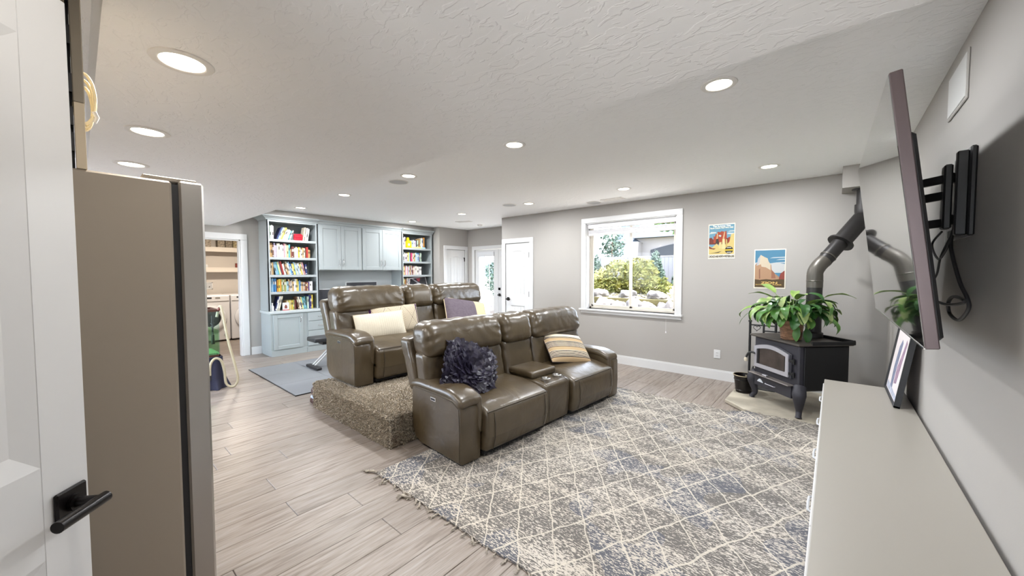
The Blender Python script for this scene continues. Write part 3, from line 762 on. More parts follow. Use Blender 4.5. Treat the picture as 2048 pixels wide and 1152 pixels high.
YR0, YR1 = 4.84, 5.59
shelf_books('narrow', 'top', YR0, YR1, 2.027, auto('black,rose,rose', 22, 34, 215, 250)+[('gap', 145, 0, 0)]+auto('cream,grey,light blue,white,cream,lavender,black,pale green,pale green', 18, 26, 160, 200)+[('gap', 20, 0, 0)]+auto('tan,green,white,white,blue,orange', 20, 30, 225, 262), .27)
shelf_books('narrow', 'second', YR0, YR1, 1.716, auto('rose,black,white,lavender,rose,cream,yellow,light blue,maroon,hot pink,hot pink,cream,tan,cream,light blue,white,blue,rose,black,pale green', 20, 29, 170, 205), .25)
shelf_books('narrow', 'third', YR0, YR1, 1.404, auto('pale yellow,pale yellow,pink,white,pink,light blue,cream,tan,rose,maroon,cream,rose,white,cream,white,rose,white,white,black', 24, 32, 185, 225), .26)
shelf_books('narrow', 'fourth', YR0, YR1, 1.10, auto('tan,pale yellow,cream,orange,rose,cream,light blue,rose', 20, 28, 190, 235), .25)

# ---- other things on the shelves
t = thing('red_pouch', 'bright red soft pouch on the top shelf of the wide bookcase', 'pouch', (-7.47, 2.665, 2.046))
MB().rbox((0, 0, .06), (.03, .072, .06), .02, 4, lambda q: Vector((q.x*(1-.45*(q.z+.06)/.12), q.y, q.z+.004*sin(q.y*60)))).build('body', mat('red_vinyl', S(205, 22, 42), .3), t)
MB().rbox((.024, 0, .075), (.007, .071, .03), .006, 3).build('flap', mat('red_vinyl_flap', S(190, 18, 38), .3), t)
t = thing('small_bottle', 'small clear and white bottle on the lowest open shelf', 'bottle', (-7.45, 2.215, .787))
MB().lathe([(.0001, 0), (.024, 0), (.026, .01), (.026, .075), (.018, .09), (.012, .10), (.012, .112)], 20).build('body', mat('bottle_white', (.7, .71, .72, 1), .25), t)
MB().lathe([(.0001, .14), (.014, .14), (.015, .112), (.015, .11)], 20).build('cap', M_TRIM, t)
t = thing('greeting_card', 'white card with a small brown emblem facing out between books', 'card', (-7.44, 2.375, .787))
MB().box(-.012, 0, 0, .105, 0, .135, .001).build('card', M_TRIM, t)
MB().prism([(.03, .03), (.075, .03), (.075, .07), (.0525, .105), (.03, .07)], 'x', 0, .0012).build('emblem', mat('emblem_brown', S(120, 62, 50), .6), t)
MB().box(0, .0012, .0, .105, .0, .012).build('red_edge', mat('edge_red', S(190, 60, 60), .6), t)
t = thing('yellow_toy_box', 'bright yellow cut out box on the top shelf of the narrow bookcase', 'box', (-7.43, 4.945, 2.028))
MB().prism([(0, 0), (.125, 0), (.125, .15), (.075, .165), (.055, .235), (.03, .235), (.022, .16), (0, .15)], 'x', -.05, 0, .002).build('body', mat('toy_yellow', S(240, 208, 18), .45), t)
MB().cyl((0, .06, .075), (.0012, .06, .075), .028, n=20).build('round_print', mat('toy_print', S(245, 235, 190), .5), t)
t = thing('flat_box', 'pale yellow and blue box lying flat in front of books', 'box', (-7.425, 5.25, 2.028))
MB().box(-.10, 0, -.17, .10, 0, .03, .002).build('lid', mat('flat_yellow', S(240, 222, 130), .5), t)
MB().box(-.10, .0, .102, .21, 0, .028, .002).build('tray', mat('flat_blue', S(160, 205, 232), .5), t)

# ================================================================== LAUNDRY ROOM
M_APPL = mat('appliance_white', (.76, .76, .78, 1), .3)
def washer(y0, y1, label, name):
    t = thing(name, label, 'washing machine' if name == 'washer' else 'dryer', (-10.2, (y0+y1)/2, 0)); xf_ = -9.85; yc = (y0+y1)/2
    MB().box(xf_-.68, xf_, y0, y1, .03, .985, .012).build('cabinet', M_APPL, t, True)
    MB().box(xf_-.01, xf_+.012, y0+.01, y1-.01, .86, .97, .006).build('control_panel', M_APPL, t, True)
    MB().box(xf_+.012, xf_+.014, y0+.10, y0+.36, .915, .95).build('display', mat(name+'_display', (.05, .05, .06, 1), .2), t, True)
    MB().box(xf_+.012, xf_+.014, y0+.42, y0+.50, .915, .945).build('badge', M_CHROME, t, True)
    r = .275
    MB().lathe([(r, .0), (r, .02), (r-.03, .035), (r-.075, .04), (r-.10, .03), (r-.105, .012)], 40, (xf_, yc, .50), 'x').build('door_ring', M_APPL, t, True)
    MB().lathe([(r-.105, .016), (r-.16, .03), (.0001, .04)], 40, (xf_, yc, .50), 'x').build('door_glass', mat(name+'_glass', (.03, .032, .036, 1), .1), t, True)
    MB().lathe([(r+.006, .001), (r+.004, .006), (r, .004)], 40, (xf_, yc, .50), 'x').build('door_seal', M_GRILLE, t, True)
    MB().lathe([(.022, 0), (.022, .006), (.014, .008), (.0001, .006)], 18, (xf_, y1-.09, .14), 'x').build('drain_cap', M_CHROME, t, True)
    for yy in (y0+.06, y1-.06): MB().cyl((xf_-.05, yy, 0), (xf_-.05, yy, .032), .02, n=12).build('foot', M_BLACKP, t, True)
washer(1.46, 2.128, 'front loading washer partly hidden behind the fish tank', 'washer')
washer(2.15, 2.82, 'front loading dryer half hidden by the doorway casing', 'dryer')
M_LSH = mat('laundry_shelf', (.66, .61, .55, 1), .6)
for z, lb in ((2.033, 'upper'), (1.58, 'lower')):
    t = thing('laundry_shelf', '%s long shelf above the washer and dryer' % lb, 'shelf', (-10.6, 2.0, z-.10))
    MB().box(-10.62, -10.40, .35, 3.55, z-.02, z, .003).build('board', M_LSH, t, True)
    MB().box(-10.42, -10.40, .35, 3.55, z-.105, z-.02, .003).build('front_rail', M_LSH, t, True)
for i, (y0, y1, c, lb) in enumerate(((1.62, 1.955, (150, 140, 128), 'plain grey storage bin on the upper laundry shelf'), (2.06, 2.20, (142, 132, 118), 'patterned grey storage bin in the middle of the laundry shelf'), (2.205, 2.34, (128, 118, 104), 'darker patterned storage bin next to the middle one'), (2.345, 2.45, (150, 138, 108), 'yellowish patterned storage bin at the right of the shelf'))):
    t = thing('storage_bin', lb, 'bin', (-10.49, (y0+y1)/2, 2.034), group='bins on the laundry shelf')
    MB().box(-.08, .08, -(y1-y0)/2+.004, (y1-y0)/2-.004, 0, .19, .008).build('fabric_box', mat('bin_%d' % i, S(*c), .9, var=(26, .45)), t)
    MB().box(-.082, .082, -(y1-y0)/2+.002, (y1-y0)/2-.002, .178, .196, .004).build('rim', mat('bin_rim_%d' % i, S(*[int(k*.8) for k in c]), .9), t)
t = thing('red_tin', 'small dark red tin on the lower laundry shelf', 'tin', (-10.5, 2.43, 1.581))
MB().rbox((0, 0, .045), (.03, .035, .045), .012, 3).build('body', mat('tin_red', S(120, 52, 42), .5), t)
MB().rbox((0, 0, .094), (.031, .036, .006), .004, 2).build('lid', mat('tin_lid', S(96, 40, 34), .5), t)
t = thing('white_jar', 'small white jar at the left of the lower laundry shelf', 'jar', (-10.5, 1.87, 1.581))
MB().lathe([(.0001, 0), (.028, 0), (.03, .01), (.03, .05), (.022, .06)], 18).build('body', M_TRIM, t)
MB().lathe([(.024, .06), (.024, .075), (.0001, .076)], 18).build('lid', M_LSH, t)
t = thing('water_valve_box', 'recessed white washer valve box on the laundry wall', 'valve box', (-10.62, 1.90, 1.17))
b = MB()
for q in ((-.09, -.07, -.08, .08), (.07, .09, -.08, .08), (-.09, .09, -.08, -.06), (-.09, .09, .06, .08)): b.box(0, .012, q[0], q[1], q[2], q[3], .002)
b.build('frame', M_TRIM, t)
MB().box(0, .003, -.07, .07, -.06, .06).build('recess', M_GRILLE, t)
for dy in (-.03, .03): MB().cyl((.003, dy, -.02), (.02, dy, -.02), .012, n=12).build('valve', M_CHROME, t)
ld = bpy.data.lights.new('lamp', 'AREA'); ld.shape = 'DISK'; ld.size = .3; ld.energy = 26; ld.color = (1, .87, .72)
t = thing('laundry_light', 'round laundry ceiling light', 'light', (-9.1, 2.0, H))
MB().lathe([(.17, 0), (.17, -.03), (.12, -.06), (.0001, -.07)], 28).build('dome', M_LENS, t)
lo = bpy.data.objects.new('lamp', ld); COL.objects.link(lo); lo.parent = t; lo.location = (0, 0, -.09)
# ================================================================== FRIDGE AND WHAT STANDS ON IT
M_FSIDE = mat('fridge_side', S(164, 153, 139), .42, .15, bump=(420, .06, .0008))
t = thing('refrigerator', 'tall grey refrigerator with stainless doors seen from its side', 'refrigerator', (-2.05, -.12, 0))
MB().box(-2.51, -1.60, -.47, .205, .03, 1.742, .006).build('cabinet', M_FSIDE, t, True)
MB().box(-2.50, -1.612, .205, .222, .06, 1.735).build('gasket', M_BLACKP, t, True)
for (x0, x1) in ((-2.51, -2.06), (-2.052, -1.602)):
    d = MB().box(x0, x1, .222, .285, .05, 1.748, .006).build('door', M_STEEL, t, True)
    hx = x1-.05 if x0 < -2.3 else x0+.05
    MB().tube([(hx, .285, .70), (hx, .325, .72), (hx, .325, 1.45), (hx, .285, 1.47)], .011, 10).xf(BASE[t.name].inverted()).build('handle', M_CHROME, d)
MB().box(-1.70, -1.615, .14, .27, 1.742, 1.757, .003).build('hinge_cover', M_FSIDE, t, True)
MB().box(-2.49, -1.62, -.1, .2, 0, .05).build('toe_grille', M_BLACKP, t, True)
M_BRD = mat('board_grey', S(150, 140, 124), .7); M_BRDC = mat('board_cream', S(214, 198, 172), .7)
for k, (y0, y1, top, lb) in enumerate(((-.012, .001, 2.44, 'inner flat board standing on the refrigerator, behind the door edge'), (.008, .030, 2.47, 'outer flat board standing on the refrigerator, beside the cable coil'))):
    t = thing('storage_board', lb, 'board', (-1.66, (y0+y1)/2, 1.7425), group='boards on the refrigerator')
    MB().box(-1.72, -1.60, y0, y1, 1.925, top, .002).build('upper_half', M_BRD, t, True)
    MB().box(-1.72, -1.602, y0+.001, y1-.001, 1.743, 1.925, .001).build('lower_half', M_BRDC, t, True)
    if k == 0: MB().box(-1.71, -1.62, y1, y1+.006, 1.745, top-.02).build('gap_shade', M_BLACKP, t, True)  # black sheet added as the shade in the gap between the boards
    for z in () if k else (1.79, 1.86, 1.95, 2.08, 2.2): MB().box(-1.70, -1.603, y1, y1+.0068, z, z+.05).build('spacer', M_BLACKP, t, True)
t = thing('cable_coil', 'coil of cream cable hanging behind the boards on the refrigerator', 'cable', (-1.76, .03, 1.9))
for k in range(3):
    pts = [(-1.735-.012*k, .03+.022*cos(a)*(1-.12*k)*1.1, 1.98+.075*sin(a)*(1-.06*k)-.012*k) for a in [2*pi*i/28 for i in range(28)]]
    MB().tube(pts, .0042, 8, True).build('loop', mat('cable_cream_%d' % k, S(225, 212, 178), .5), t, True)
MB().tube([(-1.73, .05, 1.945), (-1.735, .056, 1.93), (-1.74, .05, 1.915)], .006, 8).build('plug', M_TRIM, t, True)

# ================================================================== FISH TANK CORNER
t = thing('tank_stand', 'low stand draped in a dark blue cloth under the fish tank', 'stand', (-6.05, .93, 0))
MB().box(-6.30, -5.84, .53, 1.15, .0, .395, .004).build('cabinet', M_BLACKP, t, True)
def drape(u, v):
    # cloth skirt round the front corner
    L = .9; s_ = u*L
    if s_ < .5: p = Vector((-5.83, .71+s_*.92, 0)); n_ = Vector((1, 0, 0))
    else: p = Vector((-5.83-(s_-.5)*.7, 1.17, 0)); n_ = Vector((0, 1, 0))
    fl = (1-v)**2*.055*(1+.6*sin(u*31)+.3*sin(u*57))
    return p+n_*fl+Vector((.004*sin(u*40), 0, .402*v+.004))
MB().grid(drape, 70, 14).build('cloth', mat('cloth_navy', S(36, 37, 58), .8), t, True, sharp=0)
MB().box(-6.31, -5.825, .53, 1.165, .396, .404, .002).build('top_cloth', mat('cloth_navy_top', S(38, 40, 62), .8), t, True)
TX0, TX1, TY0, TY1, TZ0, TZ1 = -6.29, -5.85, .55, 1.15, .405, 1.0
t = thing('fish_tank', 'glass fish tank half filled with greenish water', 'fish tank', (-6.07, .8, .405))
M_TRIMB = mat('tank_trim', S(72, 40, 30), .45)
for z0, z1 in ((TZ0, TZ0+.025), (TZ1-.03, TZ1)):
    b = MB(); b.box(TX0, TX1, TY0, TY0+.012, z0, z1).box(TX0, TX1, TY1-.012, TY1, z0, z1).box(TX0, TX0+.012, TY0, TY1, z0, z1).box(TX1-.012, TX1, TY0, TY1, z0, z1)
    b.build('rim', M_TRIMB, t, True)
M_TANKG = glass('tank_glass', (.90, .97, .96, 1), .03)
for q in ((TX0+.002, TX0+.007, TY0, TY1), (TX1-.007, TX1-.002, TY0, TY1), (TX0, TX1, TY0+.002, TY0+.007), (TX0, TX1, TY1-.007, TY1-.002)):
    MB().box(q[0], q[1], q[2], q[3], TZ0+.01, TZ1-.01).build('pane', M_TANKG, t, True)
MB().box(TX0+.009, TX1-.009, TY0+.009, TY1-.009, TZ0+.03, TZ0+.33).build('water', glass('tank_water', (.72, .88, .70, 1), .05), t, True)
MB().box(TX0+.009, TX1-.009, TY0+.009, TY1-.009, TZ0+.02, TZ0+.045).build('gravel', mat('tank_gravel', S(120, 150, 110), .8, var=(80, .5), bump=(90, .8, .01)), t, True)
t = thing('tank_heater', 'black stick heater hanging inside the fish tank', 'heater', (-5.90, 1.09, .56))
MB().cyl((0, 0, .0), (0, 0, .12), .017, n=14).cyl((0, 0, .12), (0, 0, .36), .009, n=12).build('rod', M_BLACKP, t)
for z in (.22, .26): MB().lathe([(.011, -.008), (.02, -.006), (.02, .006), (.011, .008)], 14, (0, 0, z)).build('suction_ring', M_BLACKP, t)
t = thing('siphon_hose', 'pale clear hose looping from the fish tank rim to the floor', 'hose', (-5.8, 1.15, 0))
hp_ = pathpts([(-5.875, 1.13, .90), (-5.87, 1.15, 1.0), (-5.84, 1.165, 1.035), (-5.82, 1.18, .95), (-5.78, 1.22, .60), (-5.74, 1.28, .25), (-5.73, 1.295, .09), (-5.745, 1.25, .016), (-5.77, 1.185, .06), (-5.775, 1.17, .22), (-5.775, 1.14, .36), (-5.775, 1.08, .395), (-5.76, 1.03, .33), (-5.75, 1.02, .2)], 8)
MB().tube(hp_, .0145, 10).build('tube', mat('hose_plastic', S(176, 166, 140), .3), t, True)
MB().cyl((-5.858, 1.145, .985), (-5.85, 1.16, 1.02), .017, n=12).build('clamp', mat('hose_clamp', S(110, 52, 42), .5), t, True)
MB().cyl((-5.75, 1.02, .2), (-5.75, 1.02, .14), .016, n=12).build('nozzle', M_BLACKP, t, True)

# ================================================================== EXERCISE CORNER
t = thing('exercise_mat', 'grey foam exercise mat on the floor behind the rear sofa', 'mat', (-5.7, 2.6, 0))
M_MAT = mat('foam_grey', S(122, 124, 128), .85, bump=(30, .5, .004, (1, 14, 1)))
for ix in range(3):
    for iy in range(3):
        x0 = -6.60+ix*.61; y0 = 1.635+iy*.61
        MB().box(x0, x0+.607, y0, y0+.607, .0005, .012, .003).build('tile', M_MAT, t, True)
b = MB()
for q in ((-6.604, -4.766, 1.630, 1.636), (-6.604, -4.766, 3.461, 3.467)): b.box(q[0], q[1], q[2], q[3], .0005, .0112)
for xx in (-6.606, -4.770): b.box(xx, xx+.006, 1.630, 3.467, .0005, .0112)
b.build('border', M_BLACKP, t, True)
t = thing('exercise_bench', 'folding black exercise bench with pale slanted legs', 'bench', (-5.85, 2.6, .0125))
MB().rbox((-5.95, 2.62, .445), (.15, .36, .035), .025, 3).build('seat_pad', mat('bench_vinyl', (.03, .031, .034, 1), .45), t, True)
MB().box(-6.02, -5.86, 2.40, 3.0, .36, .41, .006).box(-5.99, -5.88, 2.52, 2.9, .30, .36, .006).build('under_frame', M_BLACK, t, True)
M_PALE = mat('bench_steel', (.66, .67, .68, 1), .35, .3)
for dx in (0, .07): MB().cyl((-6.0+dx, 2.31, .045), (-5.98+dx, 2.62, .34), .017, n=12).build('slant_leg', M_PALE, t, True)
MB().cyl((-5.965, 2.315, .05), (-5.945, 2.625, .33), .012, n=10).build('leg_rod', M_BLACK, t, True)
MB().box(-6.12, -5.72, 2.25, 2.33, .0125, .055, .01).build('foot_bar', M_BLACKP, t, True)
MB().box(-6.12, -5.72, 2.95, 3.03, .0125, .055, .01).build('foot_bar', M_BLACKP, t, True)
MB().cyl((-5.92, 2.99, .05), (-5.92, 2.9, .32), .017, n=12).build('rear_leg', M_PALE, t, True)
t = thing('massage_roller', 'dark brown knobby gadget with a pale band behind the platform', 'gadget', (-4.36, 1.71, 0))
M_BRN = mat('gadget_brown', S(66, 38, 32), .3)
MB().rbox((0, 0, .03), (.055, .06, .03), .022, 3).build('base', M_BRN, t)
MB().rbox((0, 0, .07), (.045, .052, .014), .01, 3).build('band', mat('gadget_pale', S(170, 185, 205), .3), t)
MB().rbox((.0, -.005, .135), (.05, .05, .055), .045, 4).build('knob', M_BRN, t)
MB().rbox((.03, .03, .195), (.042, .045, .035), .032, 4).build('knob', M_BRN, t)
MB().tube(pathpts([(.0, .04, .06), (-.03, .045, .12), (-.02, .03, .19), (.02, .02, .225)], 5), .014, 10).build('strap', M_BRN, t)

# ================================================================== CARPETED PLATFORM
PX0, PX1, PY0, PY1, PH = -4.24, -2.735, 1.632, 4.35, .28
M_CARP = mat('carpet_taupe', S(180, 168, 150), .95, var=(90, .42), bump=(140, .9, .012), sheen=.2)
t = thing('carpeted_platform', 'low platform wrapped in shaggy taupe carpet under the rear sofa', 'platform', ((PX0+PX1)/2, 3.0, 0))
def jit(q):
    n_ = noise.noise(q*9)*.006+noise.noise(q*40)*.003
    return q+Vector((n_ if abs(q.x) > .7 else 0, n_ if abs(q.y) > 1.3 else 0, min(0, n_*.6) if q.z > .1 else 0))
MB().rbox(((PX0+PX1)/2, (PY0+PY1)/2, PH/2+.002), ((PX1-PX0)/2-.008, (PY1-PY0)/2-.008, PH/2-.004), .03, 26, jit).build('carpet_block', M_CARP, t, True)
rc = random.Random(5); pile = MB(); vsP = []; fsP = []
def tuft(P, n_, k=1.0):
    L = rc.uniform(.012, .026)*k; a = Vector((rc.uniform(-1, 1), rc.uniform(-1, 1), rc.uniform(-1, 1)))
    d_ = (n_+a*.75).normalized(); s_ = d_.cross(Vector((rc.uniform(-1, 1), rc.uniform(-1, 1), rc.uniform(-1, 1)))).normalized()*.0045
    i = len(vsP); vsP.extend([P-s_, P+s_, P+d_*L+s_*.7, P+d_*L-s_*.7]); fsP.append((i, i+1, i+2, i+3))
for _ in range(20000):  tuft(Vector((rc.uniform(PX0+.012, PX1-.012), PY0+.006, rc.uniform(.006, PH-.012))), Vector((0, -1, -.15)))
for _ in range(24000):
    x_ = rc.uniform(PX0+.02, PX1-.012); y_ = PY0+.012+rc.random()**1.6*1.3
    if x_ < -3.66 and y_ > 1.81: continue
    tuft(Vector((x_, y_, PH-.008)), Vector((0, 0, 1)), .8)
for _ in range(3500): tuft(Vector((PX1-.006, rc.uniform(PY0, 2.0), rc.uniform(.006, PH-.012))), Vector((1, 0, -.1)))
for _ in range(3000): tuft(Vector((PX0+.006, rc.uniform(PY0, 2.1), rc.uniform(.006, PH-.012))), Vector((-1, 0, -.1)))
pile._add(vsP, fsP); pile.build('carpet_pile', M_CARP, t, True, kind='stuff')

# ================================================================== RECLINER SOFAS
def leather():
    m = bpy.data.materials.new('taupe_leather'); m.use_nodes = True
    n = m.node_tree.nodes; l = m.node_tree.links; p = n['Principled BSDF']
    p.inputs['Roughness'].default_value = .30; p.inputs['Specular IOR Level'].default_value = .7
    tc = n.new('ShaderNodeTexCoord')
    a = n.new('ShaderNodeTexNoise'); a.inputs['Scale'].default_value = 5; a.inputs['Detail'].default_value = 3; l.new(tc.outputs['Object'], a.inputs['Vector'])
    rp = n.new('ShaderNodeValToRGB'); e = rp.color_ramp.elements; e[0].position = .3; e[0].color = S(66, 55, 39); e[1].position = .7; e[1].color = S(80, 68, 49)
    l.new(a.outputs['Fac'], rp.inputs[0]); l.new(rp.outputs[0], p.inputs['Base Color'])
    # pebble grain, broad pucker
    g = n.new('ShaderNodeTexVoronoi'); g.inputs['Scale'].default_value = 330; l.new(tc.outputs['Object'], g.inputs['Vector'])
    w1 = n.new('ShaderNodeTexNoise'); w1.inputs['Scale'].default_value = 5; w1.inputs['Detail'].default_value = 2; w1.inputs['Distortion'].default_value = 1.2
    mp = n.new('ShaderNodeMapping'); mp.inputs['Scale'].default_value = (1, 1.3, 1); l.new(tc.outputs['Object'], mp.inputs[0]); l.new(mp.outputs[0], w1.inputs['Vector'])
    b1 = n.new('ShaderNodeBump'); b1.inputs['Strength'].default_value = .12; b1.inputs['Distance'].default_value = .001; l.new(g.outputs['Distance'], b1.inputs['Height'])
    b2 = n.new('ShaderNodeBump'); b2.inputs['Strength'].default_value = .30; b2.inputs['Distance'].default_value = .018; l.new(w1.outputs['Fac'], b2.inputs['Height'])
    l.new(b1.outputs[0], b2.inputs['Normal']); l.new(b2.outputs[0], p.inputs['Normal'])
    return m
M_LEA = leather()
M_SEAM = mat('leather_seam', S(62, 54, 43), .5)
SL = 2.33
def wrinkle(q, k=1.0, edge=None):
    """pucker folds that radiate from the sewn ends of a cushion"""
    return q
def make_sofa(label, loc, rz):
    t = thing('reclining_loveseat', label, 'sofa', loc, rz, group='leather reclining loveseats')
    # local frame: x forward (front 0, back negative), y along the length, z up
    MB().box(-.60, -.06, .04, SL-.04, 0.0, .07, .004).build('plinth', M_BLACKP, t)
    for side in (0, 1):
        y0, y1 = (0, .20) if side == 0 else (SL-.20, SL)
        prof = [(.012, -.03), (.014, -.003), (.20, .004), (.41, 0), (.468, -.028), (.492, -.09), (.497, -.30), (.497, -.60), (.485, -.655), (.44, -.675), (.13, -.678), (.045, -.62), (.014, -.54)]
        a = MB().prism(prof, 'y', y0, y1, .014, sm=True).build('arm', M_LEA, t, sharp=50)
        sgn = 1 if side == 0 else -1; yc = (y0+y1)/2+sgn*.012
        def padfn(q):
            xx = q.x-.36; f = max(0, (xx+.20)/.20) if xx > -.20 else 0
            z = q.z-.058*f*f
            if xx < -.60: z -= .02*((-.60-xx)/.08)
            z += .010*cos(min(1, abs(q.y)/.11)*pi/2)
            return Vector((q.x, q.y, z))
        pad = MB().rbox((-.36, yc, .505), (.362, .112, .036), .034, 10, padfn)
        pad.build('arm_pad', M_LEA, t, sharp=60)
        # inner roll of the arm that shows beside the seat
        yi = y1-.012 if side == 0 else y0+.012
        MB().rbox((-.30, yi, .36), (.312, .030, .165), .028, 6, lambda q: Vector((q.x-.012*(q.z/.165)**2, q.y, q.z-(.05*max(0, (q.x-.1)/.21)**2 if q.z > 0 else 0)))).build('arm_inner', M_LEA, t, sharp=60)
        # stitched seams across the pad and down the side panel
        pts = [(-.40, yc+sgn*s_*.112*1.0, .507+.036*math.sqrt(max(0, 1-s_*s_))**.6+.004) for s_ in [-.98+1.96*i/12 for i in range(13)]]
        MB().tube(pts, .0022, 6).build('pad_seam', M_SEAM, t)
        yo = y0-.001 if side == 0 else y1+.001
        MB().tube([(-.02, yo, .03), (-.014, yo, .25), (-.022, yo, .43), (-.10, yo, .468), (-.30, yo, .476), (-.62, yo, .476)], .0022, 6).build('side_seam', M_SEAM, t)
        # power switch plate
        c = MB().box(-.385, -.315, yo-.003*sgn, yo+.001*sgn, .418, .446, .002).build('control_plate', M_CHROME, t)
        MB().box(-.378, -.35, yo-.005*sgn, yo, .423, .441, .001).box(-.347, -.322, yo-.005*sgn, yo, .423, .441, .001).build('buttons', M_BLACKP, c)
    seats = ((.205, .966), (1.364, 2.125))
    for (y0, y1) in seats:
        hy = (y1-y0)/2; yc = (y0+y1)/2
        def seatfn(q):
            top = q.z > 0; x_ = q.x
            z = q.z; e = 1-(abs(q.y)/hy)**4
            if top: z += .016*e*max(0, 1-(x_/.33)**2)-.062*max(0, (x_+.02)/.35)**2
            xo = x_
            if x_ > .1: xo += .018*e*cos(q.z/.19*1.2)-.03*max(0, -(q.z+.05)/.15)
            return Vector((xo, q.y, z))
        st_ = MB().rbox((-.285, yc, .24), (.345, hy-.003, .195), .04, 12, seatfn).build('seat', M_LEA, t, sharp=60)
        # welt along the front edge of the seat top, and the two vertical welts
        pts = []
        for i in range(17):
            yy = -hy*.95+hy*1.9*i/16; e = 1-(abs(yy)/hy)**4
            pts.append((.045+.012*e, yc+yy, .365+.006*e))
        MB().tube(pts, .004, 6).build('front_welt', M_SEAM, t)
        for s_ in (-.80, .80):
            yy = yc+s_*hy
            MB().tube([(.060, yy, .355), (.078, yy, .26), (.072, yy, .16), (.045, yy, .06)], .0032, 6).build('side_welt', M_SEAM, t)
        # footrest panel gap
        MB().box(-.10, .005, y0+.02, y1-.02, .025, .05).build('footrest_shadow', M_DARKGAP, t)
    # backs: lower cushion, head roll, outer shell
    LEAN = .21
    def back_set(y0, y1, mid):
        hy = (y1-y0)/2; yc = (y0+y1)/2
        def lowfn(q):
            e = (1-(abs(q.y)/hy)**6)
            x_ = q.x+(.022*e if q.x > 0 else 0)-LEAN*(q.z)
            # soft vertical puckers toward the top seam
            if q.x > -.03: x_ += .010*sin(q.y*44*(1 if q.y > 0 else -1)-q.z*46)*max(0, q.z+.1)/.3*max(0, abs(q.y)/hy-.35)
            return Vector((x_, q.y, q.z))
        MB().rbox((-.585, yc, .555), (.086, hy-.004, .205), .045, 30, lowfn).build('backrest', M_LEA, t, sharp=60)
        sd_ = y0*7+(3.7 if mid else 0)
        def headfn(q):
            e = (1-(abs(q.y)/hy)**8); up_ = q.z/.148
            x_ = q.x*(1.0)+(.026*e*cos(up_*1.3) if q.x > 0 else 0)-LEAN*(q.z+.30)
            z = q.z-.012*(1-e)+(.010*e if q.z > .08 else 0)
            f = max(0, abs(q.y)/hy-.55)/.45
            fold = .0048*f*sin(q.z*75+q.y*24*(1 if q.y > 0 else -1)+sd_)+.0024*max(0, noise.noise(Vector((q.y*1.6+sd_, q.z*3, 0)))+.25)*sin(q.y*46+q.z*34+sd_)
            if q.x > -.03: x_ += fold
            z += (.0028*sin(q.y*23+1.3+sd_)+.0018*sin(q.y*51+sd_))*e*max(0, (q.z-.06)/.08)
            return Vector((x_, q.y*(1-.015*abs(up_)), z))
        MB().rbox((-.567, yc, .86), (.128, hy-.003, .146), .085, 40, headfn).build('headrest', M_LEA, t, sharp=60)
        # seam between roll and lower cushion
        if not mid:
            yy = yc+(hy*.66 if y0 < .5 else -hy*.66)
            MB().tube([(-.44, yy, .40), (-.478, yy-.01, .52), (-.51, yy-.02, .64), (-.535, yy-.05, .71)], .003, 6).build('back_seam', M_SEAM, t)
        def shellfn(q): return Vector((q.x-.36*(q.z), q.y, q.z-(.03*(abs(q.y)/hy)**3 if q.z > .1 else 0)))
        MB().rbox((-.765, yc, .65), (.075, hy-(.0 if not mid else .003)+(.012 if not mid else 0), .235), .035, 8, shellfn).build('back_shell', M_LEA, t, sharp=60)
    back_set(.035, .945, False); back_set(.95, 1.38, True); back_set(1.385, 2.295, False)
    # centre console
    y0, y1 = .970, 1.360; yc = (y0+y1)/2; hy = (y1-y0)/2
    def confn(q):
        z = q.z
        if z > 0: z += -.03*max(0, (q.x-.05)/.26)**2
        return Vector((q.x-(.02*max(0, -(q.z)/.2) if q.x > .2 else 0), q.y, z))
    MB().rbox((-.30, yc, .225), (.315, hy-.002, .205), .04, 8, confn).build('console', M_LEA, t, sharp=60)
    MB().rbox((-.335, yc-.003, .455), (.185, hy-.012, .036), .028, 6, lambda q: Vector((q.x, q.y, q.z+.006*(1-(q.x/.19)**2)+(.02*(-q.x/.19) if False else 0)))).build('console_lid', M_LEA, t, sharp=60)
    for yy in (yc-.085, yc+.085):
        cup = MB().lathe([(.043, .004), (.046, .008), (.0385, .011), (.036, .006), (.034, -.02), (.031, -.055), (.0001, -.056)], 28, (-.078, yy, .428)).build('cup_holder', M_CHROME, t)
    for yy in (y0+.055, y1-.055):
        MB().tube([(-.13, yy, .432), (-.05, yy, .424), (.0, yy, .395), (.014, yy, .34), (.016, yy, .2), (.008, yy, .06)], .003, 6).build('console_seam', M_SEAM, t)
    return t
SOFA1 = (Vector((-2.046, 1.798, .0125)), R(-3.5)); SOFA2 = (Vector((-3.63, 1.80, .283)), 0.0)
make_sofa('front leather loveseat with console, standing on the patterned rug', SOFA1[0], SOFA1[1])
make_sofa('rear leather loveseat with console, raised on the carpeted platform', SOFA2[0], SOFA2[1])
def sofa_pt(sf, u, v, z):
    return sf[0]+Matrix.Rotation(sf[1], 3, 'Z') @ Vector((-v, u, z))
def sofa_dir(sf, d): return Matrix.Rotation(sf[1], 3, 'Z') @ Vector(d)
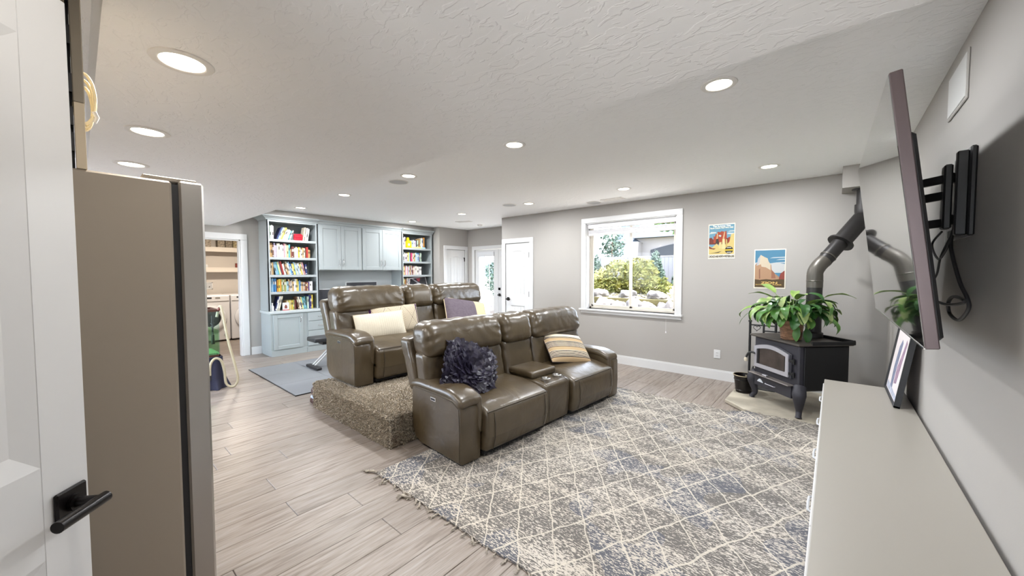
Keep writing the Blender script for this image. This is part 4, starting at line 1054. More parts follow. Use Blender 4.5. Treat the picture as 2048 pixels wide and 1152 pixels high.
# ================================================================== CUSHIONS
def pillow_mesh(w_, h_, t_, n=22, pinch=.10, seed=0):
    """front face (mi 0), back face (mi 1); local x width, y height, z normal; uv 0..1 on both"""
    b = MB()
    def f(sg):
        def g(u, v):
            a, c = 2*u-1, 2*v-1
            e = max(0, (1-a*a))**.42*max(0, (1-c*c))**.42
            k = 1-pinch*(1-abs(c))*0-.0
            px = a*(1-pinch*.5*(1-(c*c))*(abs(a)**2)); py = c*(1-pinch*.5*(1-(a*a))*(abs(c)**2))
            nz = noise.noise(Vector((a*1.7+seed, c*1.7, seed*3.1)))*.05
            return Vector((px*w_/2, py*h_/2, sg*(e*t_/2*(1+nz*1.5))))
        return g
    b.grid(f(1), n, n, 0); nf = len(b.f)
    b.grid(lambda u, v: f(-1)(1-u, v), n, n, 1)
    return b
def add_uv(me, w_, h_):
    uv = me.uv_layers.new(name='UVMap')
    for lp in me.loops:
        c = me.vertices[lp.vertex_index].co; uv.data[lp.index].uv = (c.x/w_+.5, c.y/h_+.5)
def place(o, c, nrm, upv, roll=0.0):
    n_ = Vector(nrm).normalized(); u_ = Vector(upv); u_ = (u_-n_*u_.dot(n_)).normalized(); r_ = u_.cross(n_)
    m_ = Matrix.Identity(4)
    for i in range(3): m_[i][0] = r_[i]; m_[i][1] = u_[i]; m_[i][2] = n_[i]
    o.matrix_world = Matrix.Translation(Vector(c)) @ m_ @ Matrix.Rotation(roll, 4, 'Z')
def uv_mat(name, rough=.9, bump=None):
    m = bpy.data.materials.new(name); m.use_nodes = True; n = m.node_tree.nodes; l = m.node_tree.links
    p = n['Principled BSDF']; p.inputs['Roughness'].default_value = rough; p.inputs['Specular IOR Level'].default_value = .2
    tc = n.new('ShaderNodeTexCoord'); sp = n.new('ShaderNodeSeparateXYZ'); l.new(tc.outputs['UV'], sp.inputs[0])
    if bump:
        z = n.new('ShaderNodeTexNoise'); z.inputs['Scale'].default_value = bump[0]; l.new(tc.outputs['Object'], z.inputs['Vector'])
        b = n.new('ShaderNodeBump'); b.inputs['Strength'].default_value = bump[1]; b.inputs['Distance'].default_value = .002; l.new(z.outputs['Fac'], b.inputs['Height']); l.new(b.outputs[0], p.inputs['Normal'])
    return m, n, l, p, tc, sp
def mth(n, l, op, a, b=None):
    k = n.new('ShaderNodeMath'); k.operation = op
    for i, v_ in enumerate((a, b)):
        if v_ is None: continue
        if isinstance(v_, (int, float)): k.inputs[i].default_value = v_
        else: l.new(v_, k.inputs[i])
    return k.outputs[0]
def cmix(n, l, fac, c1, c2):
    k = n.new('ShaderNodeMix'); k.data_type = 'RGBA'
    if isinstance(fac, (int, float)): k.inputs[0].default_value = fac
    else: l.new(fac, k.inputs[0])
    for i, v_ in ((6, c1), (7, c2)):
        if isinstance(v_, tuple): k.inputs[i].default_value = v_
        else: l.new(v_, k.inputs[i])
    return k.outputs[2]
def ramp_steps(n, l, fac, stops):
    r = n.new('ShaderNodeValToRGB'); r.color_ramp.interpolation = 'CONSTANT'; e = r.color_ramp.elements
    e[0].position = stops[0][0]; e[0].color = stops[0][1]; e[1].position = stops[1][0]; e[1].color = stops[1][1]
    for (p_, c_) in stops[2:]: k = e.new(p_); k.color = c_
    l.new(fac, r.inputs[0]); return r.outputs[0]
def pillow(name, label, w_, h_, t_, mats, c, nrm, upv, roll=0, pinch=.10, seed=0):
    th = thing(name, label, 'pillow', (0, 0, 0), group='cushions on the loveseats')
    place(th, c, nrm, upv, roll)
    b = pillow_mesh(w_, h_, t_, pinch=pinch, seed=seed); me = b.mesh('cover', mats, 0); add_uv(me, w_, h_)
    inst('cover', me, th)
    pts = []
    for i in range(64):
        a = i/64*4; k = int(a); f_ = a-k
        u, v = [(f_*2-1, -1), (1, f_*2-1), (1-f_*2, 1), (-1, 1-f_*2)][k]
        pts.append((u*(1-pinch*.5*(1-v*v)*u*u)*w_/2, v*(1-pinch*.5*(1-u*u)*v*v)*h_/2, 0))
    return th, pts
CREAM = S(206, 192, 166)
# 1 cream lumbar cushion with fine vertical rows
m, n, l, p, tc, sp = uv_mat('cream_woven', .95)
row_ = mth(n, l, 'SINE', mth(n, l, 'MULTIPLY', sp.outputs[0], 150.0))
thr = mth(n, l, 'MULTIPLY', mth(n, l, 'GREATER_THAN', row_, .55), mth(n, l, 'GREATER_THAN', sp.outputs[0], .45))
nz = n.new('ShaderNodeTexNoise'); nz.inputs['Scale'].default_value = 60; l.new(tc.outputs['Object'], nz.inputs['Vector'])
l.new(cmix(n, l, mth(n, l, 'MULTIPLY', thr, .16), cmix(n, l, nz.outputs['Fac'], S(204, 195, 176), S(218, 210, 192)), S(150, 132, 104)), p.inputs['Base Color'])
bb = n.new('ShaderNodeBump'); bb.inputs['Strength'].default_value = .2; bb.inputs['Distance'].default_value = .003; l.new(mth(n, l, 'ADD', mth(n, l, 'MULTIPLY', row_, .5), nz.outputs['Fac']), bb.inputs['Height']); l.new(bb.outputs[0], p.inputs['Normal'])
nrm2 = sofa_dir(SOFA2, (.93, -.18, .32))
th, pts = pillow('lumbar_pillow', 'plain cream lumbar pillow in front on the rear loveseat', .58, .31, .15, [m, m], sofa_pt(SOFA2, .50, .375, .555), nrm2, (0, 0, 1), R(3), .06, 1)
MB().tube(pts, .004, 6, True).build('piping', mat('cream_piping', CREAM, .9), th)
# 2 cream cushion with dark lozenge lines and purple end bands
m, n, l, p, tc, sp = uv_mat('lozenge_cloth', .95, (120, .25))
u4 = mth(n, l, 'ABSOLUTE', mth(n, l, 'SUBTRACT', mth(n, l, 'FRACT', mth(n, l, 'MULTIPLY', sp.outputs[0], 3.0)), .5))
v1 = mth(n, l, 'ABSOLUTE', mth(n, l, 'SUBTRACT', sp.outputs[1], .5))
dd_ = mth(n, l, 'ABSOLUTE', mth(n, l, 'SUBTRACT', mth(n, l, 'MULTIPLY', u4, 1.0), v1))
ln_ = mth(n, l, 'LESS_THAN', mth(n, l, 'FRACT', mth(n, l, 'MULTIPLY', dd_, 15.0)), .22)
col_ = cmix(n, l, ln_, S(206, 192, 168), S(96, 84, 78))
edge_ = mth(n, l, 'GREATER_THAN', mth(n, l, 'ABSOLUTE', mth(n, l, 'SUBTRACT', sp.outputs[0], .5)), .455)
l.new(cmix(n, l, edge_, col_, S(62, 34, 76)), p.inputs['Base Color'])
th, pts = pillow('patterned_pillow', 'cream pillow with dark lozenge lines and purple ends behind the lumbar pillow', .64, .34, .13, [m, m], sofa_pt(SOFA2, .73, .445, .60), sofa_dir(SOFA2, (.95, -.08, .28)), (0, 0, 1), R(1), .05, 2)
MB().tube(pts, .003, 6, True).build('piping', mat('loz_piping', CREAM, .9), th)
# 3 slate pillow with a cream side panel
m, n, l, p, tc, sp = uv_mat('slate_cloth', .9, (26, .6))
nz = n.new('ShaderNodeTexNoise'); nz.inputs['Scale'].default_value = 30; l.new(tc.outputs['Object'], nz.inputs['Vector'])
l.new(cmix(n, l, mth(n, l, 'GREATER_THAN', sp.outputs[0], .70), cmix(n, l, nz.outputs['Fac'], S(92, 82, 92), S(114, 104, 112)), S(202, 182, 148)), p.inputs['Base Color'])
th, pts = pillow('two_tone_pillow', 'slate grey pillow with a cream end on the far seat of the rear loveseat', .64, .45, .15, [m, mat('slate_back', CREAM, .9)], sofa_pt(SOFA2, 1.75, .27, .605), sofa_dir(SOFA2, (.74, -.12, .62)), (0, 0, 1), R(-13), .04, 3)
MB().tube(pts, .006, 6, True).build('piping', mat('slate_piping', S(214, 196, 160), .9), th)
# 4 striped pillow
m, n, l, p, tc, sp = uv_mat('stripe_cloth', .9, (90, .3))
st_ = [(0, S(190, 160, 120))]; dk = S(40, 32, 34); lt = S(226, 214, 192); tn = S(190, 164, 128)
stops = []; y_ = 0.0; col_seq = []
for band in range(3):
    stops.append((y_, tn)); y_ += .105
    for k in range(6):
        stops.append((y_, dk)); y_ += .021; stops.append((y_, lt)); y_ += .0145
stops = stops[:31]
l.new(ramp_steps(n, l, sp.outputs[1], stops), p.inputs['Base Color'])
th, pts = pillow('striped_pillow', 'tan and white pillow with dark stripes on the front loveseat', .56, .40, .15, [m, m], sofa_pt(SOFA1, 1.80, .36, .575), sofa_dir(SOFA1, (.66, -.10, .72)), (0, 0, 1), R(-12), .05, 4)
MB().tube(pts, .004, 6, True).build('piping', mat('stripe_piping', S(60, 50, 50), .9), th)
# 5 dark ruffled pillow
M_RUF = mat('ruffle_satin', S(38, 34, 52), .42, var=(20, .3))
th, pts = pillow('ruffled_pillow', 'dark indigo pillow covered in petal ruffles on the front loveseat', .43, .43, .16, [M_RUF, M_RUF], sofa_pt(SOFA1, .355, .325, .605), sofa_dir(SOFA1, (.84, -.10, .50)), (0, 0, 1), R(-24), .05, 5)
rr_ = random.Random(11); b = MB()
for k in range(520):
    a_ = rr_.uniform(-1, 1); c_ = rr_.uniform(-1, 1)
    if k % 7 == 0:
        if rr_.random() < .5: a_ = rr_.choice((-1, 1))*.97
        else: c_ = rr_.choice((-1, 1))*.97
    e = max(0, 1-a_*a_)**.42*max(0, 1-c_*c_)**.42
    P = Vector((a_*.205, c_*.205, e*.075)); ang = math.atan2(c_, a_)+rr_.uniform(-.9, .9)
    nn = Vector((a_*.7, c_*.7, .8)).normalized()
    d1_ = Vector((cos(ang), sin(ang), 0)); d1_ = (d1_-nn*d1_.dot(nn)).normalized(); d2_ = nn.cross(d1_)
    L = rr_.uniform(.035, .06); W = rr_.uniform(.022, .034); cur = rr_.uniform(.25, .85); tw = rr_.uniform(-.5, .5)
    def pet(u, v):
        s_ = (u-.5)*2; wv = W*(.35+.65*sin(pi*min(1, .15+v*.75)))
        return P+d1_*(L*v*cos(cur*v))+nn*(L*v*sin(cur+.5*v)*.75+.006*cos(s_*2.5)+tw*s_*.008*v)+d2_*(s_*wv)+nn*(abs(s_)**2*.008*v)
    b.grid(pet, 3, 3)
b.build('ruffle_petals', M_RUF, th, kind='stuff', sharp=0)

# ================================================================== RUG
RX0, RX1, RY0, RY1 = -2.47, -.03, 1.365, 4.372
HP = [(-.885, 5.60), (-.885, 4.66), (-.02, 3.80), (.425, 3.80), (.425, 5.60)]     # hearth outline
def hearth_d(x, y):
    """signed distance in front of the diagonal edge of the hearth (negative = over the hearth)"""
    a = Vector((-.885, 4.66)); n_ = Vector((-.7053, -.7089))
    return (Vector((x, y))-a).dot(n_)
def rug_z(x, y):
    z = .006+.0015*noise.noise(Vector((x*2.5, y*2.5, 0)))
    d_ = hearth_d(x, y); s_ = max(0, min(1, (.16-d_)/.15)); s_ = s_*s_*(3-2*s_)
    return z+s_*.040
def rug_pt(u, v, top):
    x = RX0+(RX1-RX0)*u; y = RY0+(RY1-RY0)*v
    ed = .018*noise.noise(Vector((x*3.1, 5, 1)))+.006*noise.noise(Vector((x*14, 2, 1)))
    if v < .02: y += ed
    if v > .98: y += ed*.8
    return Vector((x, y, rug_z(x, y)+(.006 if top else -.0055)))
rg = thing('area_rug', 'cream and charcoal diamond patterned rug with tassels under the front sofa', 'rug', ((RX0+RX1)/2, (RY0+RY1)/2, 0))
b = MB(); NU, NV = 96, 118
b.grid(lambda u, v: rug_pt(u, v, True), NU, NV)
b.grid(lambda u, v: rug_pt(1-u, v, False), NU, NV)
for fn_ in (lambda u, v: rug_pt(u, 0, v > .5), lambda u, v: rug_pt(1-u, 1, v > .5)): b.grid(fn_, NU, 1)
for fn_ in (lambda u, v: rug_pt(0, 1-u, v > .5), lambda u, v: rug_pt(1, u, v > .5)): b.grid(fn_, NV, 1)
m = bpy.data.materials.new('rug_wool'); m.use_nodes = True; n = m.node_tree.nodes; l = m.node_tree.links; p = n['Principled BSDF']; p.inputs['Roughness'].default_value = .95; p.inputs['Specular IOR Level'].default_value = .1
tc = n.new('ShaderNodeTexCoord'); sp = n.new('ShaderNodeSeparateXYZ'); l.new(tc.outputs['Object'], sp.inputs[0])
def nzz(scale, st=(1, 1, 1), det=3, dist=0.0):
    mp = n.new('ShaderNodeMapping'); mp.inputs['Scale'].default_value = st; l.new(tc.outputs['Object'], mp.inputs[0])
    z = n.new('ShaderNodeTexNoise'); z.inputs['Scale'].default_value = scale; z.inputs['Detail'].default_value = det; z.inputs['Distortion'].default_value = dist; l.new(mp.outputs[0], z.inputs['Vector']); return z.outputs['Fac']
wob = mth(n, l, 'MULTIPLY', mth(n, l, 'SUBTRACT', nzz(5, det=2), .5), .055)
def fam(nx, ny, spc):
    c_ = mth(n, l, 'ADD', mth(n, l, 'ADD', mth(n, l, 'MULTIPLY', sp.outputs[0], nx), mth(n, l, 'MULTIPLY', sp.outputs[1], ny)), wob)
    f_ = mth(n, l, 'ABSOLUTE', mth(n, l, 'SUBTRACT', mth(n, l, 'FRACT', mth(n, l, 'DIVIDE', c_, spc)), .5))
    return mth(n, l, 'LESS_THAN', f_, .022)
lines = mth(n, l, 'MAXIMUM', fam(.79, .61, .185), fam(.90, -.43, .235))
fleck = nzz(150, (.30, 1.0, 1), 2, .8)
patch = nzz(3.6, (.5, 1.0, 1), 2)
bandn = nzz(9.0, (.18, 1.0, 1), 2)
thr_ = mth(n, l, 'ADD', mth(n, l, 'ADD', .468, mth(n, l, 'MULTIPLY', mth(n, l, 'SUBTRACT', .5, patch), .22)), mth(n, l, 'MULTIPLY', mth(n, l, 'SUBTRACT', .5, bandn), .30))
dark = mth(n, l, 'GREATER_THAN', fleck, thr_)
blue = nzz(2.3, det=1)
dcol = cmix(n, l, mth(n, l, 'GREATER_THAN', blue, .57), S(95, 92, 90), S(80, 84, 94))
ccol = cmix(n, l, nzz(1.4, det=2), S(190, 179, 162), S(200, 194, 187))
c1 = cmix(n, l, mth(n, l, 'MULTIPLY', dark, .92), ccol, dcol)
l.new(cmix(n, l, mth(n, l, 'MULTIPLY', lines, .8), c1, S(202, 194, 180)), p.inputs['Base Color'])
bmp = n.new('ShaderNodeBump'); bmp.inputs['Strength'].default_value = .6; bmp.inputs['Distance'].default_value = .006
l.new(mth(n, l, 'ADD', nzz(150, det=2), mth(n, l, 'MULTIPLY', dark, -.5)), bmp.inputs['Height']); l.new(bmp.outputs[0], p.inputs['Normal'])
b.build('woven_field', m, rg, True, sharp=60)
# tassels
M_TAS = mat('tassel_wool', S(150, 142, 130), .95, var=(60, .5))
def tassel_me(seed):
    q = random.Random(seed); b = MB(); L = q.uniform(.035, .06); bend = q.uniform(-.03, .03)
    stem = [(0, 0, .008), (bend*.3, -L*.35, .010), (bend, -L*.7, .007)]
    b.tube(stem, .006, 6); b.rbox((bend, -L*.7, .007), (.008, .008, .006), .005, 1)
    for k in range(6):
        a = q.uniform(-.9, .9); l2 = q.uniform(.02, .04)
        b.tube([(bend, -L*.7, .007), (bend+sin(a)*l2*.5, -L*.7-cos(a)*l2*.5, .008), (bend+sin(a)*l2, -L*.7-cos(a)*l2, .004)], .0017, 4)
    return b.mesh('tassel', M_TAS)
TM = [tassel_me(i) for i in range(7)]
rt_ = random.Random(9)
inv = BASE[rg.name].inverted()
for edge in (0, 1):
    k = 40
    for i in range(k):
        x = RX0+.02+(RX1-RX0-.04)*(i+rt_.uniform(.2, .8))/k
        P = rug_pt((x-RX0)/(RX1-RX0), edge, True)
        tl_ = inst('tassel', rt_.choice(TM), rg, inv @ Vector((P.x, P.y+(.004 if edge == 0 else -.004), P.z-.010 if edge == 0 else P.z-.008)), (0, 0, (0 if edge == 0 else pi)+rt_.uniform(-.9, .9)), (1, 1, 1))
        s_ = rt_.uniform(.55, 1.0); tl_.scale = (s_, s_, s_)
tl_ = inst('tassel', TM[2], rg, inv @ Vector((-2.468, 1.37, .002)), (0, 0, R(-95)), (1.6, 1.6, 1.2))
tl_ = inst('tassel', TM[4], rg, inv @ Vector((-2.02, 1.352, .002)), (0, 0, R(-30)), (1.7, 1.7, 1.2))
# ================================================================== HEARTH, STOVE, STOVEPIPE
M_HEARTH = mat('hearth_concrete', S(178, 170, 154), .7, var=(7, .12), bump=(40, .2, .004))
hb = MB().prism(HP, 'z', 0.0005, .045, .008).build('hearth_slab', M_HEARTH, label='pale concrete hearth slab in the corner under the stove', cat='hearth')
M_IRON = mat('stove_iron', S(52, 51, 58), .55, .2, bump=(220, .25, .001))
M_IRONB = mat('stove_black', S(20, 20, 22), .45, .2)
M_IRONT = mat('stove_top', S(84, 78, 72), .5, .3)
M_SILV = mat('stove_silver', S(196, 196, 204), .3, .6)
HZ = .0455
so_ = thing('wood_stove', 'dark iron wood stove with silver arched glass door on the hearth', 'stove', (-.445, 4.712, HZ), R(-45.9))
Z = lambda z: z-HZ
MB().box(-.30, .30, 0, .52, Z(.295), Z(.742), .012).build('firebox', M_IRON, so_)
MB().box(-.335, .335, -.035, .53, Z(.742), Z(.765), .006).build('top_plate', M_IRONT, so_)
MB().box(-.335, .335, .515, .54, Z(.75), Z(.795), .003).box(.322, .338, .10, .54, Z(.75), Z(.785), .003).build('back_lip', M_IRONB, so_)
MB().box(.298, .312, .05, .50, Z(.31), Z(.73), .004).build('side_shield', M_IRONB, so_)
def arch(x0, x1, z0, zs, zp, n_=12):
    pts = [(z0, x0), (z0, x1), (zs, x1)]
    for i in range(1, n_): a = i/n_; pts.append((zs+(zp-zs)*sin(pi*a), x1+(x0-x1)*a))
    return pts+[(zs, x0)]
dr = MB().prism([(Z(a), c) for a, c in arch(-.272, .235, .405, .645, .695)], 'y', -.022, 0, .004).build('door', M_IRON, so_)
# silver frame as ring segments
o_ = arch(-.262, .212, .415, .640, .685); i_ = arch(-.225, .175, .455, .612, .645); b = MB(); N_ = len(o_)
for k in range(N_):
    j = (k+1) % N_
    q = [o_[k], o_[j], i_[j], i_[k]]
    vs_ = [(c, -.034, Z(a)) for a, c in q]+[(c, -.02, Z(a)) for a, c in q]
    b._add(vs_, [(0, 3, 2, 1), (0, 1, 5, 4), (2, 3, 7, 6)])
b.build('door_frame', M_SILV, dr)
MB().prism([(Z(a), c) for a, c in i_], 'y', -.026, -.022).build('door_glass', mat('stove_glass', S(62, 54, 50), .12, var=(9, .35)), dr)
MB().box(-.215, -.19, -.030, -.026, Z(.46), Z(.62)).box(.16, .165, -.030, -.026, Z(.47), Z(.60)).build('glass_clip', M_IRONB, dr)
for z in (.455, .585):
    MB().box(.212, .26, -.03, -.004, Z(z-.014), Z(z+.014), .003).cyl((.262, -.018, Z(z-.03)), (.262, -.018, Z(z+.022)), .011, n=12).build('hinge', M_IRONB, so_)
MB().tube(pathpts([(-.25, -.03, Z(.555)), (-.275, -.055, Z(.565)), (-.30, -.075, Z(.545)), (-.315, -.085, Z(.50))], 5), .011, 8).build('door_handle', M_BLACK, so_)
MB().lathe([(.0001, .022), (.014, .02), (.02, .0), (.014, -.02), (.0001, -.022)], 14, (-.318, -.087, Z(.475))).build('handle_knob', mat('knob_cream', S(206, 196, 176), .4), so_)
MB().prism([(Z(.345), -.075), (Z(.352), -.075), (Z(.362), 0), (Z(.335), 0)], 'x', -.29, .265) if False else None
MB().box(-.295, .262, -.075, 0, Z(.338), Z(.350), .004).build('ash_lip', mat('ash_lip', S(120, 114, 110), .5, .3), so_)
MB().box(-.255, .25, -.03, .1, Z(.215), Z(.337), .004).build('ash_drawer', M_IRON, so_)
pl_ = [(Z(.26), -.20)]+[(Z(.262+.034*sin(pi*i/8)), -.205+.085*i/8) for i in range(9)]+[(Z(.26), -.12)]
MB().prism(pl_, 'y', -.034, -.030).build('maker_badge', mat('badge_white', S(216, 222, 230), .4), so_)
MB().tube([(-.08, -.03, Z(.268)), (-.075, -.045, Z(.268)), (.045, -.045, Z(.268)), (.05, -.03, Z(.268))], .005, 8).build('drawer_handle', M_SILV, so_)
MB().rbox((-.055, -.06, Z(.362)), (.03, .015, .008), .006, 2).build('air_slider', M_SILV, so_)
for (lx, ly, sx, sy) in ((-.285, .03, -1, -1), (.285, .03, 1, -1), (-.285, .48, -1, 1), (.285, .48, 1, 1)):
    dg = Vector((sx, sy, 0)).normalized()
    cp = [(lx, ly, Z(.33))]; 
    ctrl = [Vector((lx, ly, Z(.34))), Vector((lx, ly, Z(.27)))+dg*.045, Vector((lx, ly, Z(.19)))+dg*.035, Vector((lx, ly, Z(.11)))+dg*.02, Vector((lx, ly, Z(.066)))+dg*.045, Vector((lx, ly, 0.006))+dg*.05]
    rad = [.052, .058, .042, .026, .024, .030]
    pp = pathpts(ctrl, 6)
    def rf(t_):
        k = t_*(len(rad)-1); i = min(int(k), len(rad)-2); return rad[i]+(rad[i+1]-rad[i])*(k-i)
    MB().tube(pp, .03, 12, rf=rf).build('leg', M_IRON, so_)
# stovepipe
M_PIPE = mat('pipe_black', S(44, 42, 42), .42, .35, var=(5, .15))
M_PIPEL = mat('pipe_grey', S(86, 82, 76), .4, .4)
A0, A1 = Vector((-.153, 5.05, .766)), Vector((.225, 5.395, 2.10))
E0, E1 = Vector((-.153, 5.05, 1.46)), Vector((.225, 5.395, 2.04))
dg = (E1-E0).normalized()
sp_ = thing('stovepipe', 'black stovepipe rising with an angled section from stove to ceiling box', 'stovepipe', A0)
r1, r2 = .068, .082
MB().lathe([(r1+.016, 0), (r1+.016, .05), (r1+.002, .06)], 28, A0).build('stove_collar', M_PIPE, sp_, True)
MB().cyl(A0, (A0.x, A0.y, 1.30), r1, n=28, caps=False).build('lower_section', M_PIPE, sp_, True)
MB().cyl((A0.x, A0.y, 1.29), (A0.x, A0.y, 1.42), r1+.002, n=28, caps=False).build('joint_section', M_PIPEL, sp_, True)
MB().lathe([(r1+.001, -.006), (r1+.006, 0), (r1+.001, .006)], 28, (A0.x, A0.y, 1.36)).build('bead', M_PIPEL, sp_, True)
el = pathpts([Vector((A0.x, A0.y, 1.40)), Vector((A0.x, A0.y, 1.46))+Vector((.004, .004, 0)), E0+dg*.07+Vector((0, 0, .012)), E0+dg*.15], 3)
MB().tube(el, r1+.001, 28).build('elbow', M_PIPEL, sp_, True)
F0 = E0+dg*.40
MB().cyl(E0+dg*.13, F0+dg*.05, r1, n=28).build('slant_section', M_PIPE, sp_, True)
MB().cyl(E0+dg*.20, E0+dg*.212, r1+.005, n=28).build('bead', M_PIPEL, sp_, True)
MB().cyl(F0-dg*.008, F0+dg*.008, .116, n=36).build('heat_flange', M_PIPE, sp_, True)
MB().cyl(F0, E1-dg*.04, r2, n=28).build('sleeve_section', M_PIPE, sp_, True)
MB().tube(pathpts([E1-dg*.10, E1, Vector((A1.x, A1.y, 2.10)), Vector((A1.x, A1.y, 2.16))], 4), r2-.001, 28).build('upper_elbow', M_PIPE, sp_, True)
MB().cyl((A1.x, A1.y, 2.12), (A1.x, A1.y, 2.324), r1, n=28, caps=False).build('upper_section', M_PIPE, sp_, True)
MB().lathe([(r1, -.012), (.105, -.010), (.107, 0), (r1, .0)], 32, (A1.x, A1.y, 2.3235)).build('ceiling_collar', M_PIPE, sp_, True)
struct('trim_9', MB().box(.042, XR-.0005, 5.226, YB-.0005, 2.325, H-.0005), M_WALL, 'boxed chase at the ceiling corner around the stovepipe')

# ---- plant in a wicker basket on the stove
sx_ = lambda px, py: so_.matrix_basis @ Vector((px, py, 0))
PC = Vector((-.318, 4.74, .7655))
pot = thing('potted_plant', 'leafy green peace lily in a woven basket on the stove', 'plant', PC)
M_WICK = mat('wicker', S(150, 112, 84), .7, var=(30, .3), bump=(70, .8, .008, (1, 1, 2.5)))
prof = [(.0001, 0), (.074, 0), (.078, .01), (.098, .18), (.101, .198), (.096, .198), (.09, .18)]
MB().lathe(prof, 32).build('basket', M_WICK, pot)
for k in range(11):
    z = .012+k*.0175; r_ = .079+.0215*(z/.185)
    MB().tube([(cos(a)*(r_+.003*(1 if (i+k) % 2 else -.4)), sin(a)*(r_+.003*(1 if (i+k) % 2 else -.4)), z) for i, a in enumerate([2*pi*j/40 for j in range(40)])], .0058, 6, True).build('weave', M_WICK, pot)
MB().lathe([(.093, .178), (.0001, .183)], 24).build('soil', mat('soil', S(46, 36, 30), .9), pot)
def leaf_mat(name, c1, c2):
    return mat(name, S(*c1), .38, col2=S(*c2), var=(9, .3), spec=.5)
LM = [leaf_mat('leaf_deep', (46, 92, 36), (30, 66, 28)), leaf_mat('leaf_mid', (82, 128, 48), (52, 96, 38)), leaf_mat('leaf_light', (140, 160, 84), (96, 132, 60)), leaf_mat('leaf_pale', (168, 178, 120), (120, 144, 82))]
def leaf_me(L, W, droop, stalk, m_, seed):
    """stalk leaves the origin upward and outward (+x); blade follows an arching path"""
    b = MB(); N = 9; path = []
    ang = R(68); P = Vector((0, 0, 0)); step = stalk/6
    for i in range(6):
        path.append(P.copy()); P = P+Vector((cos(ang), 0, sin(ang)))*step; ang -= R(4)+droop*.05
    b.tube(path+[P], .0026, 5)
    mid = []; a2 = ang
    for i in range(N+1):
        mid.append((P.copy(), a2)); P = P+Vector((cos(a2), 0, sin(a2)))*(L/N); a2 -= droop/N*(.7+.6*i/N)
    def f(u, v):
        i = min(int(v*N), N); p_, an = mid[i]; w_ = W*(sin(pi*min(1, .06+v*.94))**.75)*(1-.25*v)
        if v > .97: w_ = .0008
        s_ = (u-.5)*2; nrm = Vector((-sin(an), 0, cos(an)))
        return p_+Vector((0, s_*w_, 0))+nrm*(abs(s_)*.22*w_*1.2+.003*sin(v*14+seed)*abs(s_))
    b.grid(f, 4, N)
    return b.mesh('leaf', m_, 0)
LV = []
for i in range(14):
    q = random.Random(100+i)
    LV.append(leaf_me(q.uniform(.16, .23), q.uniform(.036, .054), q.uniform(R(70), R(140)), q.uniform(.17, .33), LM[[0, 1, 0, 2, 1, 0, 2, 3, 1, 0, 2, 1, 3, 0][i]], i))
rl = random.Random(77)
for k in range(150):
    a = k*2.39996+rl.uniform(-.25, .25); ti = rl.uniform(-.75, .55); s_ = rl.uniform(.72, 1.12)
    r_ = rl.uniform(0, .05)
    inst('leaf', LV[rl.randrange(14)], pot, (cos(a)*r_, sin(a)*r_, .165), (rl.uniform(-.25, .25), ti*.55, a), (s_*rl.uniform(.9, 1.15), s_, s_*rl.uniform(.85, 1.1)))
# long runner to the left, big leaf to the right, two hanging leaves in front
def runner(ctrl, leaves):
    MB().tube(pathpts(ctrl, 6), .0024, 5).build('runner_stem', LM[1], pot)
    for (p_, rz, ry, s_, li) in leaves: inst('leaf', LV2[li], pot, p_, (0, ry, rz), (s_, s_, s_))
def blade(L, W, m_, seed, droop=.6):
    b = MB(); N = 8; P = Vector(); a2 = .1; mid = []
    for i in range(N+1): mid.append((P.copy(), a2)); P = P+Vector((cos(a2), 0, sin(a2)))*(L/N); a2 -= droop/N
    def f(u, v):
        p_, an = mid[min(int(v*N), N)]; w_ = W*sin(pi*min(1, .05+v*.95))**.8; s_ = (u-.5)*2
        return p_+Vector((0, s_*w_, 0))+Vector((-sin(an), 0, cos(an)))*abs(s_)*w_*.25
    b.grid(f, 4, N); return b.mesh('leaf', m_, 0)
LV2 = [blade(.09, .018, LM[1], 1), blade(.17, .045, LM[2], 2, .9), blade(.15, .036, LM[1], 3, .5), blade(.15, .038, LM[0], 4, .4), blade(.06, .014, LM[0], 5)]
runner([(-.03, -.01, .15), (-.14, -.03, .25), (-.26, -.05, .275), (-.36, -.07, .255), (-.41, -.08, .20)], [((-.405, -.08, .205), pi+.15, 1.0, 1.1, 0), ((-.345, -.068, .26), pi+.6, .9, .7, 4)])
runner([(.03, .02, .15), (.13, .03, .25), (.215, .03, .262)], [((.21, .03, .262), .0, .32, 1.1, 1)])
runner([(.04, -.05, .15), (.06, -.09, .165), (.066, -.115, .14)], [((.064, -.112, .145), -2.0, 1.25, 1.0, 2)])
runner([(.05, -.04, .15), (.10, -.07, .165), (.128, -.09, .13)], [((.126, -.088, .135), -1.1, 1.35, 1.0, 3)])

# ---- ash bucket, shovel and tool stand
bk = thing('ash_bucket', 'round black metal ash bucket on the hearth left of the stove', 'bucket', (-.775, 5.08, HZ))
M_BUCK = mat('bucket_black', S(22, 18, 18), .3, .3)
MB().lathe([(.0001, .004), (.078, .004), (.08, .0), (.104, .195), (.108, .20), (.103, .203), (.078, .012), (.0001, .010)], 36).build('pail', M_BUCK, bk)
MB().lathe([(.107, .196), (.112, .20), (.107, .206), (.102, .203)], 36).build('rim', mat('bucket_rim', S(150, 138, 112), .5, .4), bk)
for z in (.03, .15): MB().lathe([(.0805+.0235*z/.19, z-.005), (.086+.0235*z/.19, z), (.0805+.0235*z/.19, z+.005)], 36).build('hoop', M_BUCK, bk)
MB().lathe([(.095, .12), (.0001, .135)], 24).build('ash', mat('ash_grey', S(136, 128, 112), .95, bump=(50, .6, .01)), bk)
sh_ = thing('ash_shovel', 'small shovel leaning in the ash bucket', 'shovel', (-.73, 5.07, .19))
MB().cyl((0, 0, 0), (.045, .03, .17), .008, n=10).build('handle', M_BLACK, sh_)
